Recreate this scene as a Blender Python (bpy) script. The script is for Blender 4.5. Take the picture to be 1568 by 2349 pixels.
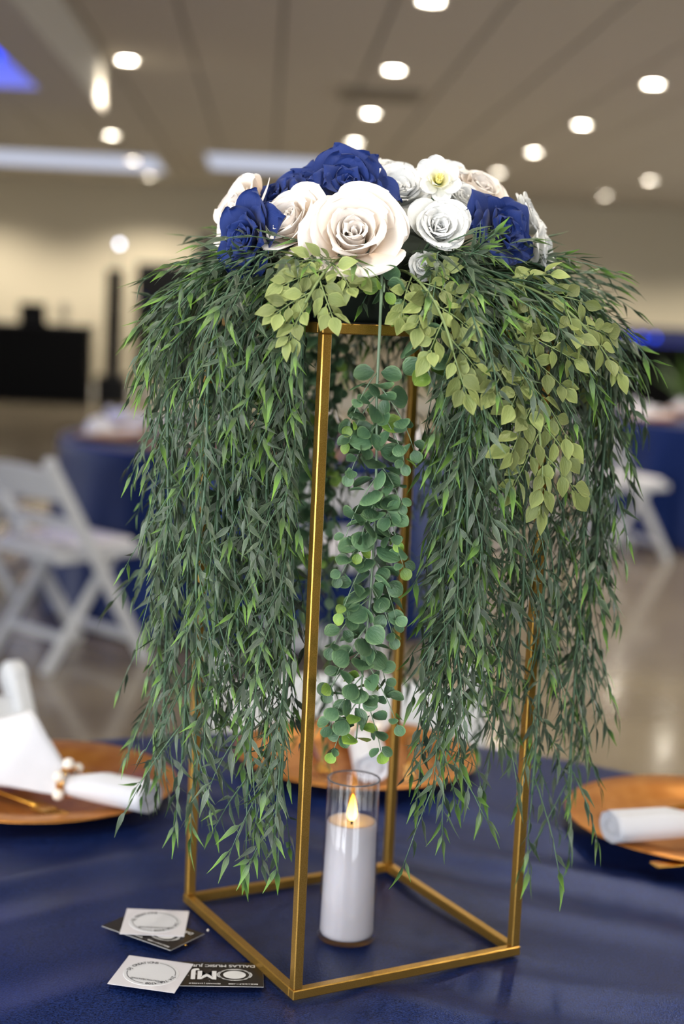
import bpy, math, random
from mathutils import Matrix, Vector, Quaternion
from math import sin, cos, pi, radians as rad
D = bpy.data
C = bpy.context.scene.collection
scene = bpy.context.scene
for o in list(D.objects):
    D.objects.remove(o)

# ------------------------------------------------------------------ camera, world, lights, exposure
TZ = 0.76                                    # table height
cam_d = D.cameras.new('camera')
cam = D.objects.new('camera', cam_d); C.objects.link(cam)
Rv, Uv, Fv = Vector((0.9978, -0.0480, 0.0464)), Vector((-0.0395, 0.1350, 0.9901)), Vector((0.0537, 0.9897, -0.1328))
cam.matrix_world = Matrix(((Rv.x, Uv.x, -Fv.x, -0.1038), (Rv.y, Uv.y, -Fv.y, -1.4692), (Rv.z, Uv.z, -Fv.z, 1.3794), (0, 0, 0, 1)))
cam_d.sensor_fit = 'VERTICAL'; cam_d.sensor_height = 36.0; cam_d.sensor_width = 24.0
cam_d.lens = 3508.4 / 2349 * 36.0
cam_d.clip_start = 0.05; cam_d.clip_end = 100
cam_d.dof.use_dof = True; cam_d.dof.focus_distance = 1.335; cam_d.dof.aperture_fstop = 3.07
scene.camera = cam

world = D.worlds.new('world'); scene.world = world; world.use_nodes = True
world.node_tree.nodes['Background'].inputs[0].default_value = (0.75, 0.85, 1.0, 1)
world.node_tree.nodes['Background'].inputs[1].default_value = 0.6

def area(name, loc, target, sx, sy, watt, col):
    l = D.lights.new(name, 'AREA'); l.shape = 'RECTANGLE'; l.size = sx; l.size_y = sy; l.energy = watt; l.color = col
    o = D.objects.new(name, l); C.objects.link(o); o.location = loc
    o.rotation_euler = (Vector(target) - Vector(loc)).to_track_quat('-Z', 'Y').to_euler()
    return o
# daylight through the windows of the room (left of and behind the camera)
WIN_COL = (0.93, 0.96, 1.0)
area('window_and_fill_light', (-4.42, -2.9, 1.4), (0, -2.9, 1.4), 2.3, 2.4, 160, WIN_COL)
area('window_and_fill_light', (-4.42, -0.2, 1.4), (0, -0.2, 1.4), 2.3, 2.4, 70, WIN_COL)
area('window_and_fill_light', (-3.0, -4.92, 1.4), (-3.0, 0, 1.4), 2.3, 2.4, 225, WIN_COL)
area('window_and_fill_light', (1.4, -4.92, 1.4), (1.4, 0, 1.4), 2.3, 2.4, 125, WIN_COL)
for wy in (4.5, 8.0, 11.5, 15.0):  # added daylight from the unseen right wall, brightens the far ceiling and floor
    area('window_and_fill_light', (9.06, wy, 1.65), (0, wy, 1.65), 2.3, 1.9, 70, WIN_COL)
for wy in (6.0, 10.0, 14.0):  # more added daylight for the far hall, from the unseen left side
    area('window_and_fill_light', (-8.46, wy, 1.65), (0, wy, 1.65), 2.3, 1.9, 50, WIN_COL)

vs = scene.view_settings
vs.view_transform = 'Standard'; vs.look = 'None'; vs.gamma = 1; vs.use_curve_mapping = False
vs.exposure = 0.0
LAMP_W = 105.0

# ------------------------------------------------------------------ materials
def lin(c):
    return tuple(((v / 255) / 12.92 if v / 255 <= 0.04045 else ((v / 255 + 0.055) / 1.055) ** 2.4) for v in c)
def mat(name, col, rough=0.5, metal=0.0, **kw):
    m = D.materials.new(name); m.use_nodes = True
    nt = m.node_tree; b = nt.nodes['Principled BSDF']
    b.inputs['Base Color'].default_value = (*lin(col), 1)
    b.inputs['Roughness'].default_value = rough; b.inputs['Metallic'].default_value = metal
    for k, v in kw.items():
        k = k.replace('_', ' ')
        b.inputs[k].default_value = v
    return m
def N(m, t, **kw):
    n = m.node_tree.nodes.new(t)
    for k, v in kw.items(): setattr(n, k, v)
    return n
def L(m, a, b): m.node_tree.links.new(a, b)
def noise_col(m, c1, c2, scale, detail=4, lo=0.35, hi=0.65, coord='Object', stretch=None):
    """base colour mottled between two colours"""
    b = m.node_tree.nodes['Principled BSDF']
    tc = N(m, 'ShaderNodeTexCoord'); nz = N(m, 'ShaderNodeTexNoise'); cr = N(m, 'ShaderNodeValToRGB')
    nz.inputs['Scale'].default_value = scale; nz.inputs['Detail'].default_value = detail
    cr.color_ramp.elements[0].position = lo; cr.color_ramp.elements[1].position = hi
    cr.color_ramp.elements[0].color = (*lin(c1), 1); cr.color_ramp.elements[1].color = (*lin(c2), 1)
    src = tc.outputs[coord]
    if stretch:
        mp = N(m, 'ShaderNodeMapping'); mp.inputs['Scale'].default_value = stretch
        L(m, src, mp.inputs[0]); src = mp.outputs[0]
    L(m, src, nz.inputs['Vector']); L(m, nz.outputs[0], cr.inputs[0]); L(m, cr.outputs[0], b.inputs['Base Color'])
    return nz
def bump(m, scale, strength, dist=0.001, detail=3, coord='Object', stretch=None):
    b = m.node_tree.nodes['Principled BSDF']
    tc = N(m, 'ShaderNodeTexCoord'); nz = N(m, 'ShaderNodeTexNoise'); bp = N(m, 'ShaderNodeBump')
    nz.inputs['Scale'].default_value = scale; nz.inputs['Detail'].default_value = detail
    bp.inputs['Strength'].default_value = strength; bp.inputs['Distance'].default_value = dist
    src = tc.outputs[coord]
    if stretch:
        mp = N(m, 'ShaderNodeMapping'); mp.inputs['Scale'].default_value = stretch
        L(m, src, mp.inputs[0]); src = mp.outputs[0]
    L(m, src, nz.inputs['Vector']); L(m, nz.outputs[0], bp.inputs['Height']); L(m, bp.outputs[0], b.inputs['Normal'])
def emis(name, col, strength):
    m = D.materials.new(name); m.use_nodes = True; nt = m.node_tree
    nt.nodes.remove(nt.nodes['Principled BSDF'])
    e = nt.nodes.new('ShaderNodeEmission'); e.inputs[0].default_value = (*lin(col), 1); e.inputs[1].default_value = strength
    nt.links.new(e.outputs[0], nt.nodes['Material Output'].inputs[0])
    return m

M = {}
M['floor'] = mat('polished_floor', (128, 116, 96), 0.16, Coat_Weight=0.3, Coat_Roughness=0.08)
noise_col(M['floor'], (118, 106, 88), (140, 128, 106), 1.3)
M['ceil'] = mat('ceiling_panel', (184, 178, 166), 0.75)
M['ceil_gap'] = mat('ceiling_joint', (70, 66, 58), 0.8)
M['wall'] = mat('wall_paint', (186, 176, 152), 0.8); bump(M['wall'], 60, 0.1)
M['trimw'] = mat('white_trim', (210, 208, 200), 0.5)
M['lampring'] = mat('lamp_trim', (205, 203, 196), 0.4)
M['lampglow'] = emis('lamp_glow', (255, 246, 226), 120)
M['reflection_glow'] = emis('ceiling_reflection', (214, 220, 240), 0.9)  # reflected window light on the ceiling, put in as its own glow
M['blue_glow'] = emis('blue_light', (4, 62, 255), 3.2)
M['blue_led'] = emis('blue_led', (10, 70, 255), 5.0)
M['white_bulb'] = emis('white_bulb', (225, 232, 255), 12)
M['black'] = mat('black_plastic', (7, 7, 8), 0.6, Specular_IOR_Level=0.25)
M['blackcloth'] = mat('black_cloth', (6, 6, 7), 0.9, Specular_IOR_Level=0.15)
M['vent'] = mat('vent_metal', (128, 120, 106), 0.6)
M['chair'] = mat('white_resin', (198, 201, 207), 0.45)
M['pad'] = mat('white_vinyl_pad', (208, 206, 210), 0.5)
M['cloth'] = mat('navy_satin', (16, 28, 68), 0.33, Specular_IOR_Level=0.42)
M['cloth'].node_tree.nodes['Principled BSDF'].inputs['Specular Tint'].default_value = (0.22, 0.34, 1.0, 1)
noise_col(M['cloth'], (3, 11, 38), (29, 48, 106), 560, 2, 0.32, 0.72)
bump(M['cloth'], 700, 0.5, 0.0008)
M['gold'] = mat('gold_paint', (196, 152, 72), 0.30, 0.85)
noise_col(M['gold'], (178, 136, 58), (208, 164, 84), 1600, 2)
bump(M['gold'], 1800, 0.12, 0.0003)
M['plate'] = mat('gold_charger', (196, 128, 54), 0.36, 0.75)
noise_col(M['plate'], (184, 116, 44), (204, 138, 66), 40, 5)
bump(M['plate'], 120, 0.12, 0.001)
M['goldshine'] = mat('polished_gold', (226, 170, 74), 0.16, 1.0)
M['pearl'] = mat('pearl', (240, 232, 222), 0.12, 0.0, Coat_Weight=0.8)
M['napkin'] = mat('white_napkin', (208, 209, 217), 0.85, Sheen_Weight=0.3); bump(M['napkin'], 900, 0.25, 0.0004)
M['paper'] = mat('card_paper', (218, 216, 224), 0.45)
M['label'] = mat('sticker_disc', (228, 230, 238), 0.22, Coat_Weight=0.5)
M['ink'] = mat('black_ink', (22, 22, 26), 0.5)
M['whiteink'] = mat('white_ink', (226, 226, 228), 0.5)
M['blackcard'] = mat('black_card', (28, 23, 20), 0.28, Specular_IOR_Level=0.6)
M['wax'] = mat('white_wax', (204, 201, 207), 0.35, Subsurface_Weight=0.25, Subsurface_Scale=0.012)
M['wax'].node_tree.nodes['Principled BSDF'].inputs['Subsurface Radius'].default_value = (1.0, 0.65, 0.45)
M['wick'] = mat('wick', (30, 24, 20), 0.8)
M['foam'] = mat('floral_foam', (24, 34, 26), 0.95)
M['plate_black'] = mat('dark_tray', (20, 24, 22), 0.7)

# LED flame: a lamp, brighter at its root
m = M['flame'] = D.materials.new('led_flame'); m.use_nodes = True; nt = m.node_tree
nt.nodes.remove(nt.nodes['Principled BSDF'])
e = N(m, 'ShaderNodeEmission'); e.inputs[1].default_value = 10.0
tc = N(m, 'ShaderNodeTexCoord'); sp = N(m, 'ShaderNodeSeparateXYZ'); cr = N(m, 'ShaderNodeValToRGB')
cr.color_ramp.elements[0].color = (*lin((255, 196, 92)), 1); cr.color_ramp.elements[0].position = 0.15
cr.color_ramp.elements[1].color = (*lin((255, 140, 36)), 1); cr.color_ramp.elements[1].position = 0.9
L(m, tc.outputs['Generated'], sp.inputs[0]); L(m, sp.outputs['Z'], cr.inputs[0]); L(m, cr.outputs[0], e.inputs[0])
L(m, e.outputs[0], nt.nodes['Material Output'].inputs[0])
# thin clear glass (walls of a tumbler or a window pane)
def thin_glass(name, tint, gloss):
    m = D.materials.new(name); m.use_nodes = True; nt = m.node_tree
    nt.nodes.remove(nt.nodes['Principled BSDF'])
    t = N(m, 'ShaderNodeBsdfTransparent'); t.inputs[0].default_value = (*tint, 1)
    g = N(m, 'ShaderNodeBsdfGlossy'); g.inputs['Roughness'].default_value = 0.02
    mx = N(m, 'ShaderNodeMixShader'); fr = N(m, 'ShaderNodeLayerWeight'); fr.inputs[0].default_value = 0.5
    pw_ = N(m, 'ShaderNodeMath', operation='POWER'); pw_.inputs[1].default_value = 3.5; ad = N(m, 'ShaderNodeMath', operation='MULTIPLY_ADD'); ad.inputs[1].default_value = 0.55; ad.inputs[2].default_value = gloss
    L(m, fr.outputs['Facing'], pw_.inputs[0]); L(m, pw_.outputs[0], ad.inputs[0]); L(m, ad.outputs[0], mx.inputs[0]); L(m, t.outputs[0], mx.inputs[1]); L(m, g.outputs[0], mx.inputs[2])
    L(m, mx.outputs[0], nt.nodes['Material Output'].inputs[0])
    return m
M['glass'] = thin_glass('clear_glass', (0.98, 0.98, 0.985), 0.045)
M['pane'] = thin_glass('window_glass', (0.98, 0.98, 0.98), 0.03)

def leaf_mat(name, base, tip, edge, rough, tip_from, tip_to, sss=0.0, spec=0.5, coat=0.0):
    """leaf colour along its length (UV v), its own random shade, paler rim (UV u)"""
    m = mat(name, base, rough, Specular_IOR_Level=spec)
    b = m.node_tree.nodes['Principled BSDF']
    uv = N(m, 'ShaderNodeUVMap'); sp = N(m, 'ShaderNodeSeparateXYZ'); cr = N(m, 'ShaderNodeMapRange')
    cr.inputs['From Min'].default_value = tip_from; cr.inputs['From Max'].default_value = tip_to
    L(m, uv.outputs[0], sp.inputs[0]); L(m, sp.outputs['Y'], cr.inputs['Value'])
    mx = N(m, 'ShaderNodeMix', data_type='RGBA'); mx.inputs[6].default_value = (*lin(base), 1); mx.inputs[7].default_value = (*lin(tip), 1)
    L(m, cr.outputs[0], mx.inputs[0])
    # rim
    ab = N(m, 'ShaderNodeMath', operation='ABSOLUTE'); L(m, sp.outputs['X'], ab.inputs[0])
    rm = N(m, 'ShaderNodeMapRange'); rm.inputs['From Min'].default_value = 0.7; rm.inputs['From Max'].default_value = 1.0; rm.inputs['To Max'].default_value = 0.6
    L(m, ab.outputs[0], rm.inputs['Value'])
    mx2 = N(m, 'ShaderNodeMix', data_type='RGBA'); mx2.inputs[7].default_value = (*lin(edge), 1)
    L(m, rm.outputs[0], mx2.inputs[0]); L(m, mx.outputs[2], mx2.inputs[6])
    # own shade
    oi = N(m, 'ShaderNodeObjectInfo'); hs = N(m, 'ShaderNodeHueSaturation')
    vr = N(m, 'ShaderNodeMapRange'); vr.inputs['To Min'].default_value = 0.65; vr.inputs['To Max'].default_value = 1.4
    L(m, oi.outputs['Random'], vr.inputs['Value']); L(m, vr.outputs[0], hs.inputs['Value'])
    L(m, mx2.outputs[2], hs.inputs['Color']); L(m, hs.outputs[0], b.inputs['Base Color'])
    mp = N(m, 'ShaderNodeMapping'); mp.inputs['Scale'].default_value = (2.2, 1.6, 1)
    nz = N(m, 'ShaderNodeTexNoise'); nz.inputs['Scale'].default_value = 2.4; nz.inputs['Detail'].default_value = 3
    bp = N(m, 'ShaderNodeBump'); bp.inputs['Strength'].default_value = 0.55; bp.inputs['Distance'].default_value = 0.0012
    L(m, uv.outputs[0], mp.inputs[0]); L(m, mp.outputs[0], nz.inputs['Vector']); L(m, nz.outputs[0], bp.inputs['Height']); L(m, bp.outputs[0], b.inputs['Normal'])
    b.inputs['Coat Weight'].default_value = coat; b.inputs['Coat Roughness'].default_value = 0.16; L(m, bp.outputs[0], b.inputs['Coat Normal'])
    # translucency through the thin blade
    if sss:
        tr = N(m, 'ShaderNodeBsdfTranslucent'); L(m, hs.outputs[0], tr.inputs[0])
        ms = N(m, 'ShaderNodeMixShader'); ms.inputs[0].default_value = sss
        L(m, b.outputs[0], ms.inputs[1]); L(m, tr.outputs[0], ms.inputs[2])
        L(m, ms.outputs[0], m.node_tree.nodes['Material Output'].inputs[0])
    return m
M['wil_d'] = leaf_mat('willow_leaf', (66, 84, 64), (78, 101, 62), (116, 134, 106), 0.30, 0.5, 1.0, 0.08, coat=0.35)
M['wil_l'] = leaf_mat('willow_leaf_lime_tip', (58, 84, 52), (112, 156, 56), (110, 140, 78), 0.30, 0.2, 0.8, 0.14, coat=0.3)
M['euc'] = leaf_mat('eucalyptus_leaf', (74, 106, 78), (88, 120, 84), (128, 160, 112), 0.40, 0.3, 1.0, 0.12)
M['euc_l'] = leaf_mat('eucalyptus_leaf_young', (112, 150, 66), (146, 178, 74), (160, 190, 90), 0.42, 0.3, 1.0, 0.15)
M['rus'] = leaf_mat('olive_leaf', (124, 138, 80), (140, 152, 88), (166, 174, 108), 0.5, 0.3, 1.0, 0.15)
M['stem'] = mat('plastic_stem', (74, 104, 78), 0.4)
M['stem_e'] = mat('eucalyptus_stem', (110, 132, 106), 0.5)
M['stem_r'] = mat('olive_stem', (118, 136, 84), 0.5)

def petal_mat(name, base, inner, rough, tr, spec=0.3, veins=0.15, sat=1.0):
    m = mat(name, base, rough, Specular_IOR_Level=spec, Sheen_Weight=0.15)
    b = m.node_tree.nodes['Principled BSDF']
    uv = N(m, 'ShaderNodeUVMap'); sp = N(m, 'ShaderNodeSeparateXYZ'); rm = N(m, 'ShaderNodeMapRange')
    rm.inputs['From Min'].default_value = 0.1; rm.inputs['From Max'].default_value = 0.85
    L(m, uv.outputs[0], sp.inputs[0]); L(m, sp.outputs['Y'], rm.inputs['Value'])
    mx = N(m, 'ShaderNodeMix', data_type='RGBA'); mx.inputs[6].default_value = (*lin(inner), 1); mx.inputs[7].default_value = (*lin(base), 1)
    L(m, rm.outputs[0], mx.inputs[0]); L(m, mx.outputs[2], b.inputs['Base Color'])
    mp = N(m, 'ShaderNodeMapping'); mp.inputs['Scale'].default_value = (9, 1.2, 1)
    nz = N(m, 'ShaderNodeTexNoise'); nz.inputs['Scale'].default_value = 3.0; bp = N(m, 'ShaderNodeBump'); bp.inputs['Strength'].default_value = veins; bp.inputs['Distance'].default_value = 0.002
    L(m, uv.outputs[0], mp.inputs[0]); L(m, mp.outputs[0], nz.inputs['Vector']); L(m, nz.outputs[0], bp.inputs['Height']); L(m, bp.outputs[0], b.inputs['Normal'])
    t = N(m, 'ShaderNodeBsdfTranslucent'); L(m, mx.outputs[2], t.inputs[0])
    ms = N(m, 'ShaderNodeMixShader'); ms.inputs[0].default_value = tr
    L(m, b.outputs[0], ms.inputs[1]); L(m, t.outputs[0], ms.inputs[2]); L(m, ms.outputs[0], m.node_tree.nodes['Material Output'].inputs[0])
    return m
M['cream'] = petal_mat('cream_petal', (243, 236, 230), (246, 226, 204), 0.7, 0.12)
M['whitep'] = petal_mat('white_petal', (242, 243, 243), (240, 240, 224), 0.7, 0.10, veins=0.4)
M['bluep'] = petal_mat('blue_petal', (5, 42, 116), (4, 28, 86), 0.6, 0.12, veins=0.35)
M['yellowc'] = mat('yellow_centre', (228, 218, 132), 0.7)
M['paleyellow'] = petal_mat('pale_yellow_petal', (244, 242, 228), (232, 226, 140), 0.7, 0.22)

# ------------------------------------------------------------------ mesh helpers
def mesh(name, verts, faces, m, smooth=True, uvs=None):
    me = D.meshes.new(name); me.from_pydata([tuple(v) for v in verts], [], faces)
    if smooth: me.polygons.foreach_set('use_smooth', [True] * len(me.polygons))
    if uvs:
        u = me.uv_layers.new(name='UVMap')
        li = [0] * len(me.loops); me.loops.foreach_get('vertex_index', li)
        flat = []
        for i in li: flat += uvs[i]
        u.data.foreach_set('uv', flat)
    me.materials.append(M[m] if isinstance(m, str) else m)
    me.update()
    return me
def ob(name, me, parent=None, mw=None):
    o = D.objects.new(name, me); C.objects.link(o)
    if parent: o.parent = parent
    if mw is not None: o.matrix_local = mw
    return o
def tag(o, label, cat, group=None, kind=None):
    o['label'] = label
    if cat: o['category'] = cat
    if group: o['group'] = group
    if kind: o['kind'] = kind
    return o
def empty(name, label, cat, loc=(0, 0, 0), rotz=0.0, group=None, mw=None):
    o = D.objects.new(name, None); C.objects.link(o); o.empty_display_size = 0.05
    o.matrix_world = mw if mw is not None else Matrix.Translation(loc) @ Matrix.Rotation(rotz, 4, 'Z')
    return tag(o, label, cat, group)
def struct(name, me, parent=None):
    o = ob(name, me, parent)
    if not parent: o['kind'] = 'structure'
    return o
class MB:
    def __init__(s): s.v = []; s.f = []
    def add(s, v, f):
        n = len(s.v); s.v += [Vector(p) for p in v]; s.f += [tuple(i + n for i in q) for q in f]; return s
    def box(s, lo, hi, mtx=None, bev=0.0):
        x0, y0, z0 = lo; x1, y1, z1 = hi
        if bev:
            b = bev; v = []
            # chamfered box: three inset rectangles per axis
            for sx in (0, 1):
                for sy in (0, 1):
                    for sz in (0, 1):
                        X, Y, Z = (x0, x1)[sx], (y0, y1)[sy], (z0, z1)[sz]
                        dx, dy, dz = (b, -b)[sx], (b, -b)[sy], (b, -b)[sz]
                        v += [(X, Y + dy, Z + dz), (X + dx, Y, Z + dz), (X + dx, Y + dy, Z)]
            def i(sx, sy, sz, a): return ((sx * 2 + sy) * 2 + sz) * 3 + a
            f = []
            for sx in (0, 1):
                q = [i(sx, 0, 0, 0), i(sx, 1, 0, 0), i(sx, 1, 1, 0), i(sx, 0, 1, 0)]; f.append(q if sx else q[::-1])
            for sy in (0, 1):
                q = [i(0, sy, 0, 1), i(1, sy, 0, 1), i(1, sy, 1, 1), i(0, sy, 1, 1)]; f.append(q[::-1] if sy else q)
            for sz in (0, 1):
                q = [i(0, 0, sz, 2), i(1, 0, sz, 2), i(1, 1, sz, 2), i(0, 1, sz, 2)]; f.append(q if sz else q[::-1])
            for p in (0, 1):
                for q in (0, 1):
                    f.append([i(p, q, 0, 0), i(p, q, 1, 0), i(p, q, 1, 1), i(p, q, 0, 1)])
                    f.append([i(p, 0, q, 0), i(p, 1, q, 0), i(p, 1, q, 2), i(p, 0, q, 2)])
                    f.append([i(0, p, q, 1), i(1, p, q, 1), i(1, p, q, 2), i(0, p, q, 2)])
            for sx in (0, 1):
                for sy in (0, 1):
                    for sz in (0, 1): f.append([i(sx, sy, sz, 0), i(sx, sy, sz, 1), i(sx, sy, sz, 2)])
        else:
            v = [(x, y, z) for x in (x0, x1) for y in (y0, y1) for z in (z0, z1)]
            f = [(0, 1, 3, 2), (4, 6, 7, 5), (0, 4, 5, 1), (2, 3, 7, 6), (0, 2, 6, 4), (1, 5, 7, 3)]
        if mtx: v = [mtx @ Vector(p) for p in v]
        return s.add(v, f)
    def bar(s, a, b, w, t, side=(0, 1, 0), bev=0.0):
        """rectangular bar from a to b, w along side, t across"""
        a, b = Vector(a), Vector(b); z = (b - a); ln = z.length; z.normalize()
        x = Vector(side); x = (x - z * x.dot(z)).normalized(); y = z.cross(x)
        mt = Matrix(((x.x, y.x, z.x, a.x), (x.y, y.y, z.y, a.y), (x.z, y.z, z.z, a.z), (0, 0, 0, 1)))
        return s.box((-w / 2, -t / 2, 0), (w / 2, t / 2, ln), mt, bev)
    def tube(s, pts, rad_, n=6, cap=True):
        pts = [Vector(p) for p in pts]; k = len(pts); rr = rad_ if isinstance(rad_, (list, tuple)) else [rad_] * k
        v = []; ref = None
        for i, p in enumerate(pts):
            t = (pts[min(i + 1, k - 1)] - pts[max(i - 1, 0)]).normalized()
            if ref is None: ref = t.orthogonal().normalized()
            x = (ref - t * ref.dot(t)); x = x.normalized() if x.length > 1e-6 else t.orthogonal().normalized()
            ref = x; y = t.cross(x)
            for j in range(n):
                a = 2 * pi * j / n; v.append(p + (x * cos(a) + y * sin(a)) * rr[i])
        f = [(i * n + j, i * n + (j + 1) % n, (i + 1) * n + (j + 1) % n, (i + 1) * n + j) for i in range(k - 1) for j in range(n)]
        if cap: f += [tuple(range(n))[::-1], tuple(range((k - 1) * n, k * n))]
        return s.add(v, f)
    def lathe(s, prof, n=32, closed=False):
        v = []; f = []; k = len(prof)
        for (r, z) in prof:
            for j in range(n): v.append((r * cos(2 * pi * j / n), r * sin(2 * pi * j / n), z))
        for i in range(k - 1 if not closed else k):
            a, b = i, (i + 1) % k
            for j in range(n): f.append((a * n + j, a * n + (j + 1) % n, b * n + (j + 1) % n, b * n + j))
        return s.add(v, f)
    def ball(s, c, r, n=10, m=7, sc=(1, 1, 1)):
        v = [(c[0] + r * sc[0] * sin(pi * i / m) * cos(2 * pi * j / n), c[1] + r * sc[1] * sin(pi * i / m) * sin(2 * pi * j / n), c[2] + r * sc[2] * cos(pi * i / m)) for i in range(m + 1) for j in range(n)]
        return s.add(v, [(i * n + j, (i + 1) * n + j, (i + 1) * n + (j + 1) % n, i * n + (j + 1) % n) for i in range(m) for j in range(n)])
    def me(s, name, m, smooth=False): return mesh(name, s.v, s.f, m, smooth)

# ------------------------------------------------------------------ the room
X0, X1, Y0, Y1, ZC = -4.4, 9.0, -4.9, 20.3, 2.96
SOF_X, SOF_Y, SOF_Z = -1.28, 9.5, 2.645
struct('floor', MB().box((X0 - 4, Y0, -0.1), (X1, Y1, 0)).me('floor', 'floor'))
ceil = struct('ceiling', MB().box((X0 - 4, Y0, ZC + 0.03), (X1, Y1, ZC + 0.12)).me('ceiling', 'ceil_gap'))
pw = 0.575; k = 0; x = -1.23 - pw * 13
pan = {}
while x < X1:
    xa, xb = max(x + 0.008, X0 - 4), min(x + pw - 0.008, X1)
    if xb - xa > 0.05:
        p = struct('panel', MB().box((xa, Y0, ZC), (xb, Y1, ZC + 0.035), None, 0.006).me('panel', 'ceil'), ceil)
    x += pw
# dropped soffit along the left with a blue light well
B0, B1, BX0, BX1 = 5.2, 8.5, -3.2, -1.57
sf = MB()
sf.box((X0 - 4, Y0, SOF_Z), (BX0, SOF_Y, ZC - 0.002)); sf.box((BX1, Y0, SOF_Z), (SOF_X, SOF_Y, ZC - 0.002))
sf.box((BX0, Y0, SOF_Z), (BX1, B0, ZC - 0.002)); sf.box((BX0, B1, SOF_Z), (BX1, SOF_Y, ZC - 0.002))
struct('trim_1', sf.me('soffit', 'ceil'))
t = empty('blue_light_well', 'blue lit rectangular light well set into the dropped ceiling soffit', 'ceiling light', (0, 0, 0))
ob('light_panel', MB().box((BX0 + 0.02, B0 + 0.02, ZC - 0.14), (BX1 - 0.02, B1 - 0.02, ZC - 0.1)).me('light_panel', 'blue_glow'), t)
fr = MB()
for (a, b) in (((BX0, B0), (BX0 + 0.02, B1)), ((BX1 - 0.02, B0), (BX1, B1)), ((BX0, B0), (BX1, B0 + 0.02)), ((BX0, B1 - 0.02), (BX1, B1))):
    fr.box((a[0], a[1], SOF_Z + 0.002), (b[0], b[1], ZC - 0.1))
o = ob('reveal', fr.me('reveal', 'trimw'), t)
struct('wall_back', MB().box((X0 - 4, Y1, 0), (X1, Y1 + 0.15, ZC + 0.1)).me('wall', 'wall'))
# left wall (near part has windows) and the wall behind the camera with windows
def wall_with_windows(name, axis, at, lo, hi, wins, thick):
    w = MB(); z0, z1 = 0.2, 2.6
    def put(a, b, za, zb):
        if axis == 'x': w.box((at - thick, a, za), (at, b, zb))
        else: w.box((a, at - thick, za), (b, at, zb))
    put(lo, hi, 0, z0); put(lo, hi, z1, ZC + 0.1); c = lo
    for (a, b) in wins: put(c, a, z0, z1); c = b
    put(c, hi, z0, z1)
    return struct(name, w.me('wall', 'wall'))
wn = [0]
def window(axis, at, a, b):
    wn[0] += 1; z0, z1 = 0.2, 2.6; w = MB()
    def put(m, a_, b_, za, zb, d0, d1):
        if axis == 'x': m.box((at - d1, a_, za), (at - d0, b_, zb))
        else: m.box((a_, at - d1, za), (b_, at - d0, zb))
    for q in ((a, a + 0.06, z0, z1), (b - 0.06, b, z0, z1), (a, b, z0, z0 + 0.06), (a, b, z1 - 0.06, z1), ((a + b) / 2 - 0.03, (a + b) / 2 + 0.03, z0, z1)):
        put(w, *q, 0.05, 0.11)
    f = struct('window_%d' % wn[0], w.me('window_frame', 'trimw'))
    for (p, q) in ((a + 0.06, (a + b) / 2 - 0.03), ((a + b) / 2 + 0.03, b - 0.06)):
        g = MB(); put(g, p, q, z0 + 0.06, z1 - 0.06, 0.078, 0.082); ob('pane', g.me('pane', 'pane'), f)
wall_with_windows('wall_left', 'x', X0 + 0.12, Y0, 4.0, [(-4.1, -1.7), (-1.4, 1.0)], 0.14)
window('x', X0 + 0.12, -4.1, -1.7); window('x', X0 + 0.12, -1.4, 1.0)
wall_with_windows('wall_front', 'y', Y0 + 0.12, X0 - 4, X1, [(-4.2, -1.8), (0.2, 2.6)], 0.14)
window('y', Y0 + 0.12, -4.2, -1.8); window('y', Y0 + 0.12, 0.2, 2.6)
wins = [(wy - 1.2, wy + 1.2) for wy in (4.5, 8.0, 11.5, 15.0)]  # windows added to the unseen right wall to go with its extra light
wall_with_windows('wall_right', 'x', X1 + 0.14, Y0, Y1, wins, 0.14)
for w_ in wins: window('x', X1 + 0.14, *w_)
wins = [(wy - 1.2, wy + 1.2) for wy in (6.0, 10.0, 14.0)]  # windows added out of view on the far left, likewise for brightness
wall_with_windows('wall_side', 'x', X0 - 4, Y0, Y1, wins, 0.14)
for w_ in wins: window('x', X0 - 4, *w_)
struct('baseboard_back', MB().box((X0 - 4, Y1 - 0.02, 0), (X1, Y1 - 0.001, 0.12)).me('baseboard', 'trimw'))

# ceiling downlights, each with its own lamp
ring_me = MB().lathe([(0.062, -0.012), (0.085, -0.012), (0.088, 0.0), (0.062, 0.012)], 24, True).me('trim_ring', 'lampring', True)
bulb_me = MB().lathe([(0.0, 0.0), (0.03, -0.004), (0.055, -0.003), (0.062, 0.002)], 24).me('lens', 'lampglow', True)
def downlight(x, y, z=ZC, watt=LAMP_W, cone=120):
    t = empty('ceiling_downlight', 'small round recessed downlight shining in the ceiling panels', 'ceiling light', (x, y, z - 0.002), 0, 'recessed ceiling downlights')
    ob('trim_ring', ring_me, t); ob('lens', bulb_me, t)
    l = D.lights.new('downlight_lamp', 'SPOT'); l.energy = watt; l.color = (1.0, 0.92, 0.80); l.spot_size = rad(cone); l.spot_blend = 0.6; l.shadow_soft_size = 0.06
    o = D.objects.new('downlight_lamp', l); C.objects.link(o); o.parent = t; o.location = (0, 0, -0.03)
for (x, y) in ((0.67, 6.62), (0.67, 8.96), (0.67, 11.3), (0.67, 13.59), (0.67, 15.93),
               (2.41, 8.95), (2.41, 11.3), (2.41, 13.6), (2.41, 15.93), (4.14, 11.3), (4.14, 13.6), (4.14, 15.93), (-1.11, 9.17),
               (-1.71, 14.08), (2.41, 6.62), (4.14, 6.62), (4.14, 8.96), (0.67, 4.28), (2.41, 4.28), (0.67, 1.95), (2.41, 1.95), (-1.07, -0.39), (0.67, -0.39), (2.41, -0.39), (-1.07, -2.72), (0.67, -2.72), (2.41, -2.72)):
    downlight(x, y, watt=LAMP_W if y > 3 else LAMP_W * 0.6)
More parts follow.
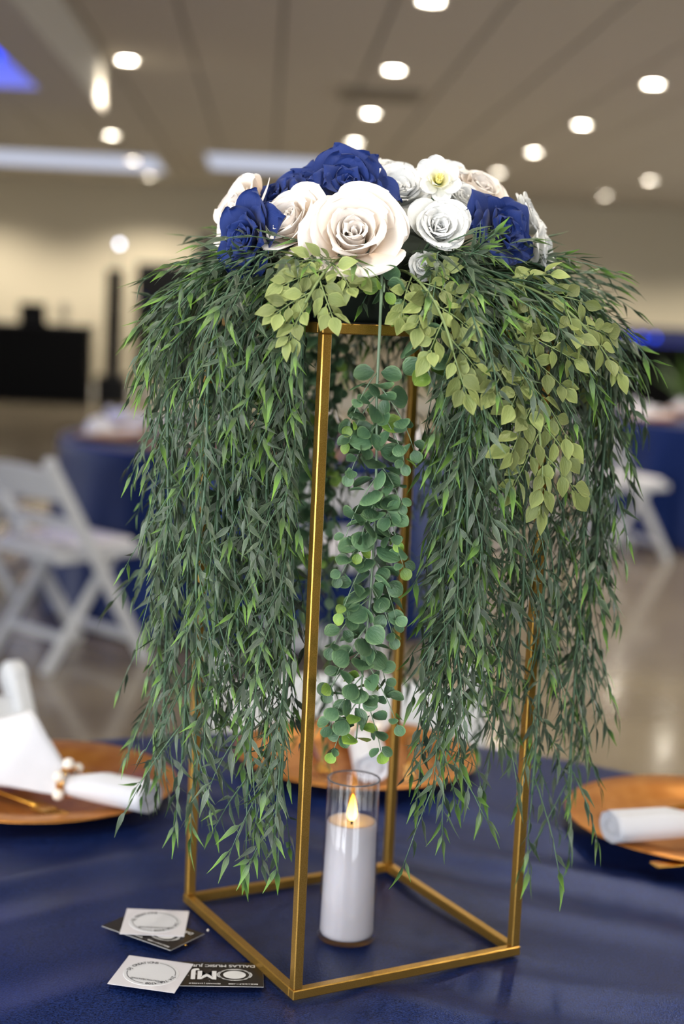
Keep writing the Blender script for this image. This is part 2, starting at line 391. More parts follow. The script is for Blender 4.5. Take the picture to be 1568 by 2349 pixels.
for (x, y) in ((-1.71, 19.03), (4.16, 18.36), (-4.1, 18.9), (6.6, 18.4)):
    downlight(x, y, watt=LAMP_W * 3.2, cone=140)
downlight(-1.71, 16.55, ZC - 0.022)
# window reflections on the far ceiling, built as framed glowing panels
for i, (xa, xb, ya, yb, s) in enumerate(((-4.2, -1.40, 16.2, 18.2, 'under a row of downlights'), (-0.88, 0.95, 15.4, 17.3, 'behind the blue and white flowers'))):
    t = empty('ceiling_reflection', 'long pale bluish window reflection, built as a glowing panel, on the far ceiling ' + s, 'ceiling light', ((xa + xb) / 2, (ya + yb) / 2, ZC))
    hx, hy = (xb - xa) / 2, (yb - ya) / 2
    ob('glow_sheet', MB().box((-hx + 0.04, -hy + 0.04, -0.012), (hx - 0.04, hy - 0.04, -0.004)).me('glow_sheet', 'reflection_glow'), t)
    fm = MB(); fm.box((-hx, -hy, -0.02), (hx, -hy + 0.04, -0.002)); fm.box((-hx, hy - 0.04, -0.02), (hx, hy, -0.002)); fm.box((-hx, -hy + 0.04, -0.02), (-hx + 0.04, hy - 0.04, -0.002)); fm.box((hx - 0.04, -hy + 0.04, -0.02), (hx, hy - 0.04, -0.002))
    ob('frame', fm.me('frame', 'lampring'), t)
t = empty('ceiling_vent', 'dark square air vent in the ceiling between two downlights', 'vent', (0.67, 10.2, ZC))
vm = MB(); vm.box((-0.3, -0.3, -0.02), (0.3, -0.25, -0.002)); vm.box((-0.3, 0.25, -0.02), (0.3, 0.3, -0.002)); vm.box((-0.3, -0.25, -0.02), (-0.25, 0.25, -0.002)); vm.box((0.25, -0.25, -0.02), (0.3, 0.25, -0.002))
ob('frame', vm.me('frame', 'vent'), t)
ob('backing', MB().box((-0.25, -0.25, -0.008), (0.25, 0.25, -0.002)).me('backing', 'ceil_gap'), t)
sl = MB().bar((-0.25, 0, -0.014), (0.25, 0, -0.014), 0.03, 0.004, (0, 1, -0.6)).me('slat', 'vent')
for i in range(8): ob('slat', sl, t, Matrix.Translation((0, -0.22 + i * 0.063, 0)))

# ------------------------------------------------------------------ far end of the hall
t = empty('dj_booth', 'black cloth fronted booth standing against the far wall beside the tall black column', 'booth', (-2.95, 18.1, 0))
ob('front_panel', MB().box((-0.75, -0.03, 0), (0.6, 0.0, 0.96), None, 0.01).me('front_panel', 'blackcloth'), t)
ob('side_panel', MB().box((0.56, 0.0, 0), (0.6, 0.6, 0.96)).me('side_panel', 'blackcloth'), t)
ob('side_panel', MB().box((-0.75, 0.0, 0), (-0.71, 0.6, 0.96)).me('side_panel', 'blackcloth'), t)
ob('top', MB().box((-0.78, -0.06, 0.96), (0.63, 0.62, 0.99), None, 0.008).me('top', 'black'), t)
t = empty('laptop', 'open black laptop on the black booth', 'laptop', (-3.06, 18.3, 0.99))
ob('base', MB().box((-0.17, -0.12, 0), (0.17, 0.12, 0.018), None, 0.004).me('base', 'black'), t)
ob('screen', MB().bar((0, -0.12, 0.018), (0, -0.17, 0.26), 0.34, 0.012, (1, 0, 0)).me('screen', 'black'), t)
t = empty('stage_light', 'small grey lamp head standing on the black booth', 'lamp', (-2.68, 18.3, 0.99))
ob('foot', MB().lathe([(0.0, 0), (0.06, 0), (0.06, 0.02), (0.015, 0.03), (0.015, 0.12), (0.0, 0.12)], 16).me('foot', 'vent', True), t)
ob('head', MB().lathe([(0.0, 0.10), (0.05, 0.11), (0.065, 0.16), (0.05, 0.26), (0.0, 0.28)], 16).me('head', 'vent', True), t)
t = empty('speaker_column', 'tall slim black column speaker with a white bulb above it', 'speaker', (-2.07, 18.5, 0))
ob('base', MB().box((-0.2, -0.2, 0), (0.2, 0.2, 0.36), None, 0.02).me('base', 'black'), t)
ob('column', MB().box((-0.1, -0.08, 0.36), (0.1, 0.08, 1.72), None, 0.015).me('column', 'black'), t)
ob('grille', MB().box((-0.085, -0.088, 0.9), (0.085, -0.078, 1.68), None, 0.004).me('grille', 'blackcloth'), t)
ob('pole', MB().tube([(0.03, 0, 1.72), (0.03, 0, 2.0)], 0.012, 8).me('pole', 'vent', True), t)
ob('bulb', MB().ball((0.045, 0, 2.045), 0.028, 14, 9).me('bulb', 'white_bulb', True), t)
t = empty('screen_panel', 'wide black panel standing against the far wall behind the greenery', 'panel', (-1.2, 19.2, 0))
ob('panel', MB().box((-0.66, -0.03, 0.3), (0.66, 0.03, 1.84), None, 0.01).me('panel', 'black'), t)
ob('panel', MB().box((0.13, 0.05, 0.3), (0.9, 0.11, 2.22), None, 0.01).me('panel', 'black'), t)
for x in (-0.55, 0.75): ob('foot', MB().box((x - 0.04, -0.25, 0), (x + 0.04, 0.25, 0.3), None, 0.01).me('foot', 'black'), t)
ob('blue_lamp', MB().ball((-0.56, -0.06, 1.37), 0.03, 10, 6).me('blue_lamp', emis('dim_blue', (20, 40, 160), 0.5), True), t)
t = empty('bar_counter', 'black bar counter with a glowing blue strip along its top edge', 'counter', (5.6, 18.3, 0))
ob('front', MB().box((-3.2, -0.03, 0), (3.2, 0.5, 1.05), None, 0.01).me('front', 'blackcloth'), t)
ob('top', MB().box((-3.25, -0.12, 1.05), (3.25, 0.55, 1.1), None, 0.01).me('top', 'black'), t)
ob('light_strip', MB().box((-3.2, -0.09, 1.102), (3.2, -0.07, 1.112)).me('light_strip', emis('blue_strip', (14, 50, 210), 1.3)), t)
ob('backsplash', MB().box((-3.2, 0.45, 1.1), (3.2, 0.5, 1.3)).me('backsplash', mat('dark_blue_board', (24, 32, 72), 0.5)), t)
for x in (-1.02, -0.86, -0.69, -2.6): ob('led', MB().ball((x, -0.09, 1.17), 0.024, 10, 6).me('led', 'blue_led', True), t)
t = empty('potted_plant', 'green plant in a dark pot standing before the bar counter', 'plant', (5.05, 17.0, 0))
ob('pot', MB().lathe([(0.0, 0), (0.16, 0), (0.21, 0.42), (0.18, 0.42), (0.0, 0.38)], 16).me('pot', 'black', True), t)
random.seed(5)
lf = mesh('blade', [(-0.03, 0, 0), (0.03, 0, 0), (-0.05, 0.04, 0.3), (0.05, 0.04, 0.3), (0, 0.16, 0.62)], [(0, 1, 3, 2), (2, 3, 4)], mat('far_leaf', (72, 110, 36), 0.6))
for i in range(22):
    ob('leaf', lf, t, Matrix.Translation((0, 0, 0.38)) @ Matrix.Rotation(i * 2.4, 4, 'Z') @ Matrix.Rotation(random.uniform(-0.7, 0.1), 4, 'X') @ Matrix.Scale(random.uniform(0.7, 1.15), 4))

# ------------------------------------------------------------------ folding chairs
def chair_meshes():
    """white resin folding chair; +X is the way it faces, origin on the floor below the seat"""
    P = []
    for s in (-1, 1):
        y = s * 0.215
        # stile: from the top of the back down to the front foot, rounded top end
        P.append(('stile', MB().bar((-0.235, y, 0.775), (0.225, y, 0.0), 0.03, 0.048, (0, 1, 0), 0.006).me('stile', 'chair')))
        P.append(('stile_cap', MB().lathe([(0.0, -0.016), (0.02, -0.016), (0.026, -0.01), (0.026, 0.01), (0.02, 0.016), (0.0, 0.016)], 16).me('stile_cap', 'chair', True)))
        P.append(('rear_leg', MB().bar((0.075, s * 0.18, 0.42), (-0.215, s * 0.18, 0.0), 0.026, 0.04, (0, 1, 0), 0.005).me('rear_leg', 'chair')))
        P.append(('seat_rail', MB().bar((-0.19, s * 0.197, 0.425), (0.2, s * 0.197, 0.435), 0.02, 0.035, (0, 1, 0), 0.004).me('seat_rail', 'chair')))
    def curved(z0, z1, x, t, half=0.205, sag=0.02, arch=0.0):
        v = []; n = 10
        for i in range(n + 1):
            u = -1 + 2 * i / n; xx = x - sag * (1 - u * u); zt = z1 + arch * (1 - u * u)
            for (dx, zz) in ((0, z0), (0, zt), (t, zt), (t, z0)):
                v.append((xx + dx + (0.775 - zz) * 0.5935 * 1.0, u * half, zz))
        f = [(i * 4 + j, i * 4 + (j + 1) % 4, (i + 1) * 4 + (j + 1) % 4, (i + 1) * 4 + j) for i in range(n) for j in range(4)] + [(0, 1, 2, 3), (n * 4 + 3, n * 4 + 2, n * 4 + 1, n * 4)]
        return MB().add(v, f)
    P.append(('top_rail', curved(0.635, 0.745, -0.245, 0.02, arch=0.018).me('top_rail', 'chair', False)))
    P.append(('back_rail', curved(0.52, 0.565, -0.245, 0.02).me('back_rail', 'chair', False)))
    P.append(('seat_frame', MB().box((-0.2, -0.185, 0.415), (0.2, 0.185, 0.445), None, 0.01).me('seat_frame', 'chair')))
    P.append(('seat_pad', MB().box((-0.19, -0.175, 0.445), (0.19, 0.175, 0.475), None, 0.014).me('seat_pad', 'pad')))
    P.append(('stretcher', MB().bar((0.165, -0.205, 0.1), (0.165, 0.205, 0.1), 0.035, 0.018, (0, 0, 1), 0.004).me('stretcher', 'chair')))
    P.append(('stretcher', MB().bar((-0.13, -0.17, 0.123), (-0.13, 0.17, 0.123), 0.035, 0.018, (0, 0, 1), 0.004).me('stretcher', 'chair')))
    return P
CH = chair_meshes()
def chair(x, y, ang, label):
    t = empty('folding_chair', label, 'chair', (x, y, 0), ang, 'white folding chairs at the round tables')
    capi = 0
    for (n, me) in CH:
        if n == 'stile_cap':
            ob(n, me, t, Matrix.Translation((-0.235, (-0.215, 0.215)[capi], 0.775)) @ Matrix.Rotation(pi / 2, 4, 'X')); capi += 1
        else: ob(n, me, t)
def chair_at_back(x, y, fx, fy, label):
    """place by the middle of the top of its back and a point it faces"""
    a = math.atan2(fy - y, fx - x)
    chair(x + 0.235 * cos(a), y + 0.235 * sin(a), a, label)
chair_at_back(0.055, 1.04, 0.0, 0.0, 'white folding chair tucked behind the candle and the middle gold charger')
chair_at_back(-0.66, 0.80, -0.05, -0.1, 'white folding chair behind the napkin fanned on its charger')
a = math.atan2(0.68, 0.73)
chair(-0.70 - 0.68 * 0.215 + 0.02, 4.06 + 0.73 * 0.215 + 0.08, a, 'white folding chair seen from behind, pulled up to the navy table by the black booth')
chair_at_back(-1.62, 5.75, -0.1, 5.5, 'white folding chair on the booth side of the navy table, partly hidden by another chair')
chair_at_back(-0.72, 6.75, -0.1, 5.5, 'white folding chair on the far side of the navy table, below the black panel')
chair_at_back(0.2, 4.05, 0.0, 5.5, 'white folding chair glimpsed through the hanging eucalyptus leaves')
chair(2.0, 7.35, rad(18), 'white folding chair at the navy table near the bar counter, beside the trailing willow')
chair_at_back(1.35, 8.2, 2.9, 8.4, 'white folding chair half hidden by the trailing willow near the bar counter')

# ------------------------------------------------------------------ tables with navy cloths
def table_under(name, label, x, y, r):
    t = empty(name, label, 'table', (x, y, 0))
    ob('tabletop', MB().lathe([(0.0, TZ - 0.042), (r - 0.02, TZ - 0.042), (r - 0.016, TZ - 0.03), (r - 0.02, TZ - 0.016), (0.0, TZ - 0.016)], 48).me('tabletop', 'trimw', True), t)
    for i in range(4):
        a = pi / 4 + i * pi / 2; q = r * 0.6
        ob('leg', MB().tube([(q * cos(a), q * sin(a), TZ - 0.042), (q * 1.05 * cos(a), q * 1.05 * sin(a), 0)], 0.015, 8).me('leg', 'vent', True), t)
def tablecloth(label, x, y, r, hero, seed, dents=()):
    """round cloth: a creased top, a rounded edge and a skirt falling in folds"""
    rnd = random.Random(seed)
    nr, na = (70, 200) if hero else (6, 96)
    swells = []
    if hero:
        #           centre          along       wavelength  spread along/across  height
        swells = [((0.40, 0.12), rad(-36), 0.13, 0.42, 0.20, 0.0110), ((0.30, -0.22), rad(-20), 0.10, 0.30, 0.14, 0.0080), ((-0.42, 0.08), rad(24), 0.10, 0.32, 0.16, 0.0065),
                  ((-0.36, -0.25), rad(32), 0.14, 0.34, 0.16, 0.0065), ((0.02, 0.32), rad(-24), 0.09, 0.30, 0.12, 0.0055), ((0.08, -0.40), rad(8), 0.15, 0.40, 0.16, 0.0055), ((0.55, 0.0), rad(-60), 0.10, 0.2, 0.12, 0.008)]
    def dz(px, py):
        z = 0.0
        for (c, a, wl, la, lc, h) in swells:
            dx, dy = px - c[0], py - c[1]
            u = dx * cos(a) + dy * sin(a); v = -dx * sin(a) + dy * cos(a) + 0.025 * sin(u * 8 + c[0] * 9)
            z -= h * math.exp(-(u / la) ** 4 - (v / lc) ** 2) * (0.5 - 0.5 * cos(2 * pi * v / wl)) ** 0.7
        if hero: z += 0.0007 * sin(px * 31 + py * 12) * sin(py * 27 - px * 9) - 0.0007
        return max(min(z, 0.0), -0.0145)
    prof = []
    for i in range(nr + 1): prof.append((r * i / nr, 0.0, 0.0))
    for i in range(1, 6):
        a = i / 5 * pi / 2; prof.append((r + 0.014 * sin(a), -0.014 * (1 - cos(a)), 0.0))
    ns = 14
    for i in range(1, ns + 1):
        q = i / ns; prof.append((r + 0.014, -0.014 - (TZ - 0.03) * q, q))
    v = []
    nf = 18; ph = rnd.random() * 6
    for (pr, pz, q) in prof:
        for j in range(na):
            a = 2 * pi * j / na
            w = q * (0.035 + 0.02 * sin(a * 3 + ph))
            rr = pr + q * 0.05 + w * cos(a * nf + sin(a * 5 + ph) * 0.8)
            rr -= max([0.26 * math.exp(-(((a - ac + pi) % (2 * pi) - pi) / 0.66) ** 4) for ac in dents], default=0) * min(1, q / 0.25)
            px, py = rr * cos(a), rr * sin(a)
            v.append((px, py, TZ + pz + (dz(px, py) * min(1, max(0, (r - pr) / 0.05)) if q == 0 and pz == 0 else 0)))
    f = []
    for i in range(len(prof) - 1):
        for j in range(na): f.append((i * na + j, (i + 1) * na + j, (i + 1) * na + (j + 1) % na, i * na + (j + 1) % na))
    o = ob('tablecloth', mesh('tablecloth', v, f, 'cloth', True)); o.location = (x, y, 0)
    return tag(o, label, 'tablecloth')
TX, TY, TR = -0.012, -0.005, 0.705
tablecloth('navy satin tablecloth with soft creases under the tall gold stand', TX, TY, TR, True, 1, (math.atan2(1.04, 0.067), math.atan2(0.8, -0.65)))
table_under('banquet_table', 'round banquet table under the navy cloth that carries the gold stand', TX, TY, TR)
tablecloth('navy tablecloth on the far round table by the black booth', -0.12, 5.45, 0.88, False, 2)
table_under('banquet_table', 'round banquet table beneath the navy cloth by the black booth', -0.12, 5.45, 0.88)
tablecloth('navy tablecloth on the far round table near the bar counter', 3.0, 8.3, 0.88, False, 3)
table_under('banquet_table', 'round banquet table beneath the navy cloth near the bar counter', 3.0, 8.3, 0.88)

# ------------------------------------------------------------------ place settings
plate_me = MB().lathe([(0.0, 0.002), (0.10, 0.002), (0.112, 0.004), (0.13, 0.012), (0.166, 0.0165), (0.168, 0.0175), (0.166, 0.0185), (0.13, 0.0145), (0.11, 0.007), (0.10, 0.005), (0.0, 0.005)], 72).me('charger', 'plate', True)
def napkin_mesh(tail, fan, fanw, rise, seed):
    rnd = random.Random(seed); n = 36; st = []
    K = 26
    for i in range(K + 1):
        s = i / K; x = -fan + (fan + tail) * s
        if x < 0:
            q = -x / fan; e = q ** 0.8
            w = 0.013 + (fanw - 0.013) * e; h = 0.013 + rise * (min(1, q / 0.4) if q < 0.4 else 1 - 0.45 * (q - 0.4) / 0.6); pl = 0.008 * e
            if q > 0.85: h *= 1 - (q - 0.85) * 2.5
        else:
            q = x / tail; w = 0.013 + 0.010 * min(1, q * 2.5); h = 0.012 + 0.006 * min(1, q * 2.5); pl = 0.0016 * q
        st.append((x, w, h, pl))
    v = []; f = []
    for (x, w, h, pl) in st:
        for j in range(n):
            a = 2 * pi * j / n; cy, sz = cos(a), sin(a)
            y = w * cy; z = h * (1 + sz) if sz > 0 else h * (1 + sz * 0.98)
            z = max(0.0015, z * (0.30 + 0.70 * (1 - abs(cy))) if x < 0 else z)
            k = pl * cos(cy * 9 + 1.3); z = max(0.0012, z + k * max(0, sz))
            v.append((x + 0.01 * cy * (x < -0.02), y, z))
    for i in range(K):
        for j in range(n): f.append((i * n + j, i * n + (j + 1) % n, (i + 1) * n + (j + 1) % n, (i + 1) * n + j))
    # rolled end: a spiral lip pushed in
    b = K * n; base = [v[b + j] for j in range(n)]; cx = st[-1][0]; cz = st[-1][2]
    for ring, (sc, dx) in enumerate(((0.88, -0.004), (0.6, -0.012), (0.5, 0.0), (0.2, -0.006))):
        for j in range(n):
            p = base[j]; v.append((cx + dx, p[1] * sc, cz + (p[2] - cz) * sc))
        o0 = b if ring == 0 else len(v) - 2 * n; o1 = len(v) - n
        for j in range(n): f.append((o0 + j, o0 + (j + 1) % n, o1 + (j + 1) % n, o1 + j))
    f.append(tuple(range(len(v) - n, len(v)))); f.append(tuple(range(n))[::-1])
    return mesh('napkin', v, f, 'napkin', True)
pearl_me = MB().ball((0, 0, 0), 0.0072, 14, 9).me('pearl', 'pearl', True)
band_me = MB(); 
for dx in (-0.004, 0.0, 0.004):
    band_me.tube([(dx, 0.0175 * cos(2 * pi * i / 24), 0.0175 * sin(2 * pi * i / 24)) for i in range(25)], 0.0014, 6)
band_me = band_me.me('band', 'goldshine', True)
def cutlery(kind, x, y, z, ang, label):
    t = empty(kind, label, kind, (x, y, z), ang, 'gold cutlery on the chargers')
    pr = [(-0.095, 0.0045), (-0.08, 0.005), (-0.04, 0.0032), (0.02, 0.0024), (0.045, 0.003)]
    ob('handle', MB().tube([(a, 0, 0.004) for a, _ in pr], [b for _, b in pr], 8).me('handle', 'goldshine', True), t)
    if kind == 'fork':
        ob('head', MB().box((0.04, -0.011, 0.002), (0.065, 0.011, 0.0055), None, 0.0015).me('head', 'goldshine'), t)
        tm = MB().tube([(0.062, 0, 0.004), (0.085, 0, 0.0035), (0.105, 0, 0.006)], [0.0016, 0.0015, 0.0008], 6).me('tine', 'goldshine', True)
        for k in range(4): ob('tine', tm, t, Matrix.Translation((0, -0.0093 + k * 0.0062, 0)))
    else:
        ob('blade', MB().box((0.04, -0.009, 0.0028), (0.12, 0.009, 0.005), None, 0.001).me('blade', 'goldshine'), t)
def setting(px, py, nx, ny, ang, tail, fan, fanw, rise, where, seed, cut):
    o = ob('charger_plate', plate_me); o.location = (px, py, TZ); tag(o, 'round gold charger plate ' + where, 'plate', 'gold charger plates')
    o = ob('napkin', napkin_mesh(tail, fan, fanw, rise, seed)); o.location = (nx, ny, TZ + 0.0185); o.rotation_euler = (0, 0, ang)
    tag(o, 'rolled white cloth napkin lying on the gold charger ' + where, 'napkin', 'white napkins on the chargers')
    t = empty('napkin_ring', 'gold napkin ring with pearls round the white napkin ' + where, 'napkin ring', (nx, ny, TZ + 0.0185 + 0.0165), ang, 'pearl napkin rings')
    ob('band', band_me, t)
    for k in range(5):
        a = rad(-30 + k * 60); ob('pearl', pearl_me, t, Matrix.Translation((0, 0.0225 * cos(a), 0.0225 * sin(a))))
    for (kind, x, y, a) in cut:
        cutlery(kind, x, y, TZ + 0.0085, a, 'polished gold %s on the gold charger ' % kind + where)
W1, W2, W3 = 'beside the stand, its napkin fanned wide', 'behind the candle', 'nearest the bar counter'
setting(-0.362, 0.40, -0.322, 0.335, math.atan2(-0.0585, 0.1075), 0.120, 0.135, 0.080, 0.036, W1, 1, (('fork', -0.385, 0.335, rad(-42)), ('knife', -0.315, 0.445, rad(-28))))
setting(0.042, 0.562, 0.052, 0.585, rad(-90), 0.165, 0.12, 0.05, 0.022, W2, 2, (('fork', -0.012, 0.545, rad(-84)), ('knife', 0.115, 0.56, rad(-95))))
setting(0.455, 0.325, 0.435, 0.256, math.atan2(-0.023, -0.08), 0.125, 0.12, 0.06, 0.025, W3, 3, (('fork', 0.425, 0.365, rad(206)), ('knife', 0.47, 0.20, rad(196))))
# place settings on the far tables, tiny in view
for (tx, ty, tr, lab) in ((-0.12, 5.45, 0.88, 'on the far table by the black booth'), (3.0, 8.3, 0.88, 'on the far table near the bar counter')):
    nm = napkin_mesh(0.12, 0.13, 0.07, 0.03, 7)
    for k in range(8):
        a = k * pi / 4 + 0.3; px, py = tx + 0.66 * cos(a), ty + 0.66 * sin(a)
        o = ob('charger_plate', plate_me); o.location = (px, py, TZ); tag(o, 'gold charger plate ' + lab, 'plate', 'chargers ' + lab)
        o = ob('napkin', nm); o.location = (px, py, TZ + 0.0185); o.rotation_euler = (0, 0, a + pi); tag(o, 'white napkin on a charger ' + lab, 'napkin', 'napkins ' + lab)

# ------------------------------------------------------------------ gold flower stand
SY = rad(26.34); S = 0.125; TB = 0.0092; SH = 0.6055
st = empty('flower_stand', 'tall open gold metal frame stand with a square base, carrying the flowers', 'stand', (0, 0, TZ), SY)
h = TB / 2; bv = 0.0009
for s in (-1, 1):
    for zc in (h, SH - h):
        nm = 'base_bar' if zc < 0.1 else 'top_bar'
        ob(nm, MB().box((-S, s * (S - h) - h, zc - h), (S, s * (S - h) + h, zc + h), None, bv).me(nm, 'gold'), st)
        ob(nm, MB().box((s * (S - h) - h, -S + TB, zc - h), (s * (S - h) + h, S - TB, zc + h), None, bv).me(nm, 'gold'), st)
    for u in (-1, 1):
        c = (s * (S - h - 0.0008), u * (S - h - 0.0008))
        ob('post', MB().box((c[0] - h, c[1] - h, TB), (c[0] + h, c[1] + h, SH - TB), None, bv).me('post', 'gold'), st)
        ob('screw_cap', MB().lathe([(0.0, SH + 0.0016), (0.003, SH + 0.0014), (0.0038, SH)], 10).me('screw_cap', 'goldshine', True), st, Matrix.Translation((c[0], c[1], 0)))
ob('top_plate', MB().box((-S + 0.011, -S + 0.011, SH - 0.002), (S - 0.011, S - 0.011, SH + 0.001)).me('top_plate', 'plate_black'), st)
fz = TZ + SH + 0.001
fo = ob('floral_foam', MB().lathe([(0.0, 0.0), (0.118, 0.0), (0.122, 0.006), (0.118, 0.03), (0.10, 0.06), (0.07, 0.08), (0.03, 0.089), (0.0, 0.09)], 32).me('floral_foam', 'foam', True)); fo.location = (0, 0, fz)
tag(fo, 'dark green floral foam mound under the flowers on the gold stand', 'floral foam')

# ------------------------------------------------------------------ LED candle in a glass cylinder
t = empty('led_candle', 'white flameless candle glowing in a clear glass cylinder inside the gold stand', 'candle', (-0.0012, -0.0205, TZ))
gp = [(0.0, 0.0), (0.0285, 0.0), (0.0292, 0.002), (0.0288, 0.01), (0.0258, 0.161), (0.0252, 0.1625), (0.0246, 0.161), (0.0272, 0.01), (0.0268, 0.004), (0.0, 0.003)]
ob('glass', MB().lathe(gp, 64).me('glass', 'glass', True), t)
ob('glass_rim', MB().lathe([(0.0254 + 0.0009 * cos(a * pi / 4), 0.162 + 0.0009 * sin(a * pi / 4)) for a in range(8)], 64, True).me('glass_rim', mat('glass_rim_grey', (170, 172, 180), 0.1, Transmission_Weight=0.7, IOR=1.45), True), t)
wx = ob('wax', MB().lathe([(0.0, 0.0045), (0.0262, 0.0045), (0.0266, 0.007), (0.0245, 0.1175), (0.0238, 0.1195), (0.021, 0.1190), (0.014, 0.1165), (0.006, 0.1155), (0.0, 0.1153)], 64).me('wax', 'wax', True), t)
ob('wick', MB().tube([(0, 0, 0.1145), (0, 0, 0.1195)], 0.0012, 8).me('wick', 'wick', True), wx)
ob('flame', MB().lathe([(0.0, 0.1192), (0.0026, 0.1198), (0.0046, 0.1225), (0.0052, 0.1262), (0.0046, 0.131), (0.0032, 0.137), (0.0018, 0.1425), (0.0007, 0.1455), (0.0, 0.1465)], 20).me('flame', 'flame', True), t)
# ------------------------------------------------------------------ cards
def text_mesh(s, size, m, name='lettering', weight=0.0, sx=1.0):
    cu = D.curves.new('txt', 'FONT'); cu.body = s; cu.size = size; cu.align_x = 'CENTER'; cu.align_y = 'CENTER'; cu.offset = weight
    o = D.objects.new('txt', cu); C.objects.link(o); bpy.context.view_layer.update()
    me = D.meshes.new_from_object(o.evaluated_get(bpy.context.evaluated_depsgraph_get()))
    D.objects.remove(o); D.curves.remove(cu)
    if sx != 1.0:
        for v in me.vertices: v.co.x *= sx
    me.materials.clear(); me.materials.append(M[m]); me.name = name
    return me
def arc_text(s, size, R, a0, a1, inward, m):
    """letters set on a circle from angle a0 to a1"""
    mb = MB(); k = len(s)
    for i, ch in enumerate(s):
        if ch == ' ': continue
        a = a0 + (a1 - a0) * i / (k - 1); me = text_mesh(ch, size, m, weight=0.00005)
        rt = a - pi / 2 if not inward else a + pi / 2
        mt = Matrix.Translation((R * cos(a), R * sin(a), 0)) @ Matrix.Rotation(rt, 4, 'Z')
        mb.add([mt @ v.co for v in me.vertices], [tuple(p.vertices) for p in me.polygons]); D.meshes.remove(me)
    return mb.me('lettering', m)
def arc_line(R, w, a0, a1, m, n=48, sx=1.0, sy=1.0):
    v = []; 
    for i in range(n + 1):
        a = a0 + (a1 - a0) * i / n
        v += [((R - w) * cos(a) * sx, (R - w) * sin(a) * sy, 0), ((R + w) * cos(a) * sx, (R + w) * sin(a) * sy, 0)]
    return mesh('ring_line', v, [(2 * i, 2 * i + 1, 2 * i + 3, 2 * i + 2) for i in range(n)], m, False)
def card_body(w, h, t, m, lift=0.0):
    v = []; n = 8
    for i in range(n + 1):
        u = -1 + 2 * i / n; z = lift * u * u
        for (y, zz) in ((-h / 2, 0), (h / 2, 0), (h / 2, t), (-h / 2, t)): v.append((u * w / 2, y, z + zz))
    f = [(i * 4 + j, (i + 1) * 4 + j, (i + 1) * 4 + (j + 1) % 4, i * 4 + (j + 1) % 4) for i in range(n) for j in range(4)] + [(0, 1, 2, 3), (n * 4 + 3, n * 4 + 2, n * 4 + 1, n * 4)]
    return mesh('card_body', v, f, m, False)
Z = lambda z: Matrix.Translation((0, 0, z))
def sticker_card(x, y, z, ang, label, tilt=0.0):
    t = empty('sticker_card', label, 'card', mw=Matrix.Translation((x, y, z)) @ Matrix.Rotation(ang, 4, 'Z') @ Matrix.Rotation(tilt, 4, 'Y'))
    ob('card_body', card_body(0.063, 0.063, 0.0005, 'paper'), t)
    dd = ob('sticker', MB().lathe([(0.0257, 0.0005), (0.0255, 0.00072), (0.0, 0.00072)], 64).me('sticker', 'label'), t)
    zt = 0.0012
    ob('lettering', arc_text('DJ CREATIONS', 0.0054, 0.0218, rad(176), rad(92), False, 'ink'), dd, Z(zt))
    ob('lettering', arc_text('214-766-4308', 0.0054, 0.0218, rad(-6), rad(-84), False, 'ink'), dd, Z(zt))
    ob('lettering', text_mesh('@RICKDJCREATIONS', 0.0037, 'ink', weight=0.00004, sx=0.86), dd, Matrix.Translation((0, -0.0146, zt)))
    ob('ring_line', arc_line(0.0222, 0.00028, rad(86), rad(2), 'ink'), dd, Z(zt))
    ob('ring_line', arc_line(0.0222, 0.00028, rad(-92), rad(-176), 'ink'), dd, Z(zt))
def business_card(x, y, z, ang, label):
    t = empty('business_card', label, 'card', mw=Matrix.Translation((x, y, z)) @ Matrix.Rotation(ang, 4, 'Z'))
    ob('card_body', card_body(0.089, 0.051, 0.0005, 'blackcard'), t)
    ob('card_edge', MB().box((-0.0446, -0.0256, 0.0), (0.0446, 0.0256, 0.00035)).me('card_edge', 'whiteink'), t)
    zt = 0.0010
    ob('lettering', text_mesh('DALLAS MUSIC JUNKIES', 0.0072, 'whiteink', weight=0.0001, sx=0.98), t, Matrix.Translation((0.0, -0.0165, zt)))
    ob('lettering', text_mesh('RICK | 214-766-4308', 0.0031, 'whiteink', weight=0.0001), t, Matrix.Translation((-0.026, 0.0215, zt)) )
    ob('lettering', text_mesh('EDWARD | 214-532-0', 0.0031, 'whiteink', weight=0.0001), t, Matrix.Translation((0.009, 0.0215, zt)))
    ob('lettering', text_mesh('MJ', 0.0235, 'whiteink', weight=0.0008, sx=1.05), t, Matrix.Translation((0.0105, 0.0030, zt)))
    e = mesh('emblem_disc', [(0.0105 * cos(i * pi / 16), 0.0085 * sin(i * pi / 16), 0) for i in range(32)], [tuple(range(32))], 'whiteink', False)
    ob('emblem_disc', e, t, Matrix.Translation((-0.018, 0.0025, zt)))
    for (R, sx, sy) in ((0.0140, 1.0, 0.82), (0.0152, 1.0, 0.80), (0.0165, 0.98, 0.66)):
        ob('emblem_ring', arc_line(R, 0.0003, 0, 2 * pi, 'whiteink', 48, sx, sy), t, Matrix.Translation((-0.018, 0.0025, zt)))
    rnd = random.Random(3); sp = MB()
    for i in range(46):
        cx, cy, r = rnd.gauss(0.0105, 0.012), rnd.gauss(0.006, 0.006), rnd.uniform(0.0001, 0.0005)
        if abs(cx) < 0.043 and abs(cy) < 0.018 and cx > -0.005: sp.add([(cx + r * cos(a * pi / 3), cy + r * sin(a * pi / 3), 0) for a in range(6)], [tuple(range(6))])
    ob('splatter', sp.me('splatter', 'whiteink'), t, Z(zt))['kind'] = 'stuff'
business_card(-0.1280, -0.1180, TZ + 0.0012, rad(181), 'black business card with white lettering half under a white sticker card')
sticker_card(-0.1865, -0.1235, TZ + 0.0026, rad(-13), 'white sticker card lying over the black card whose lettering shows', rad(0.8))
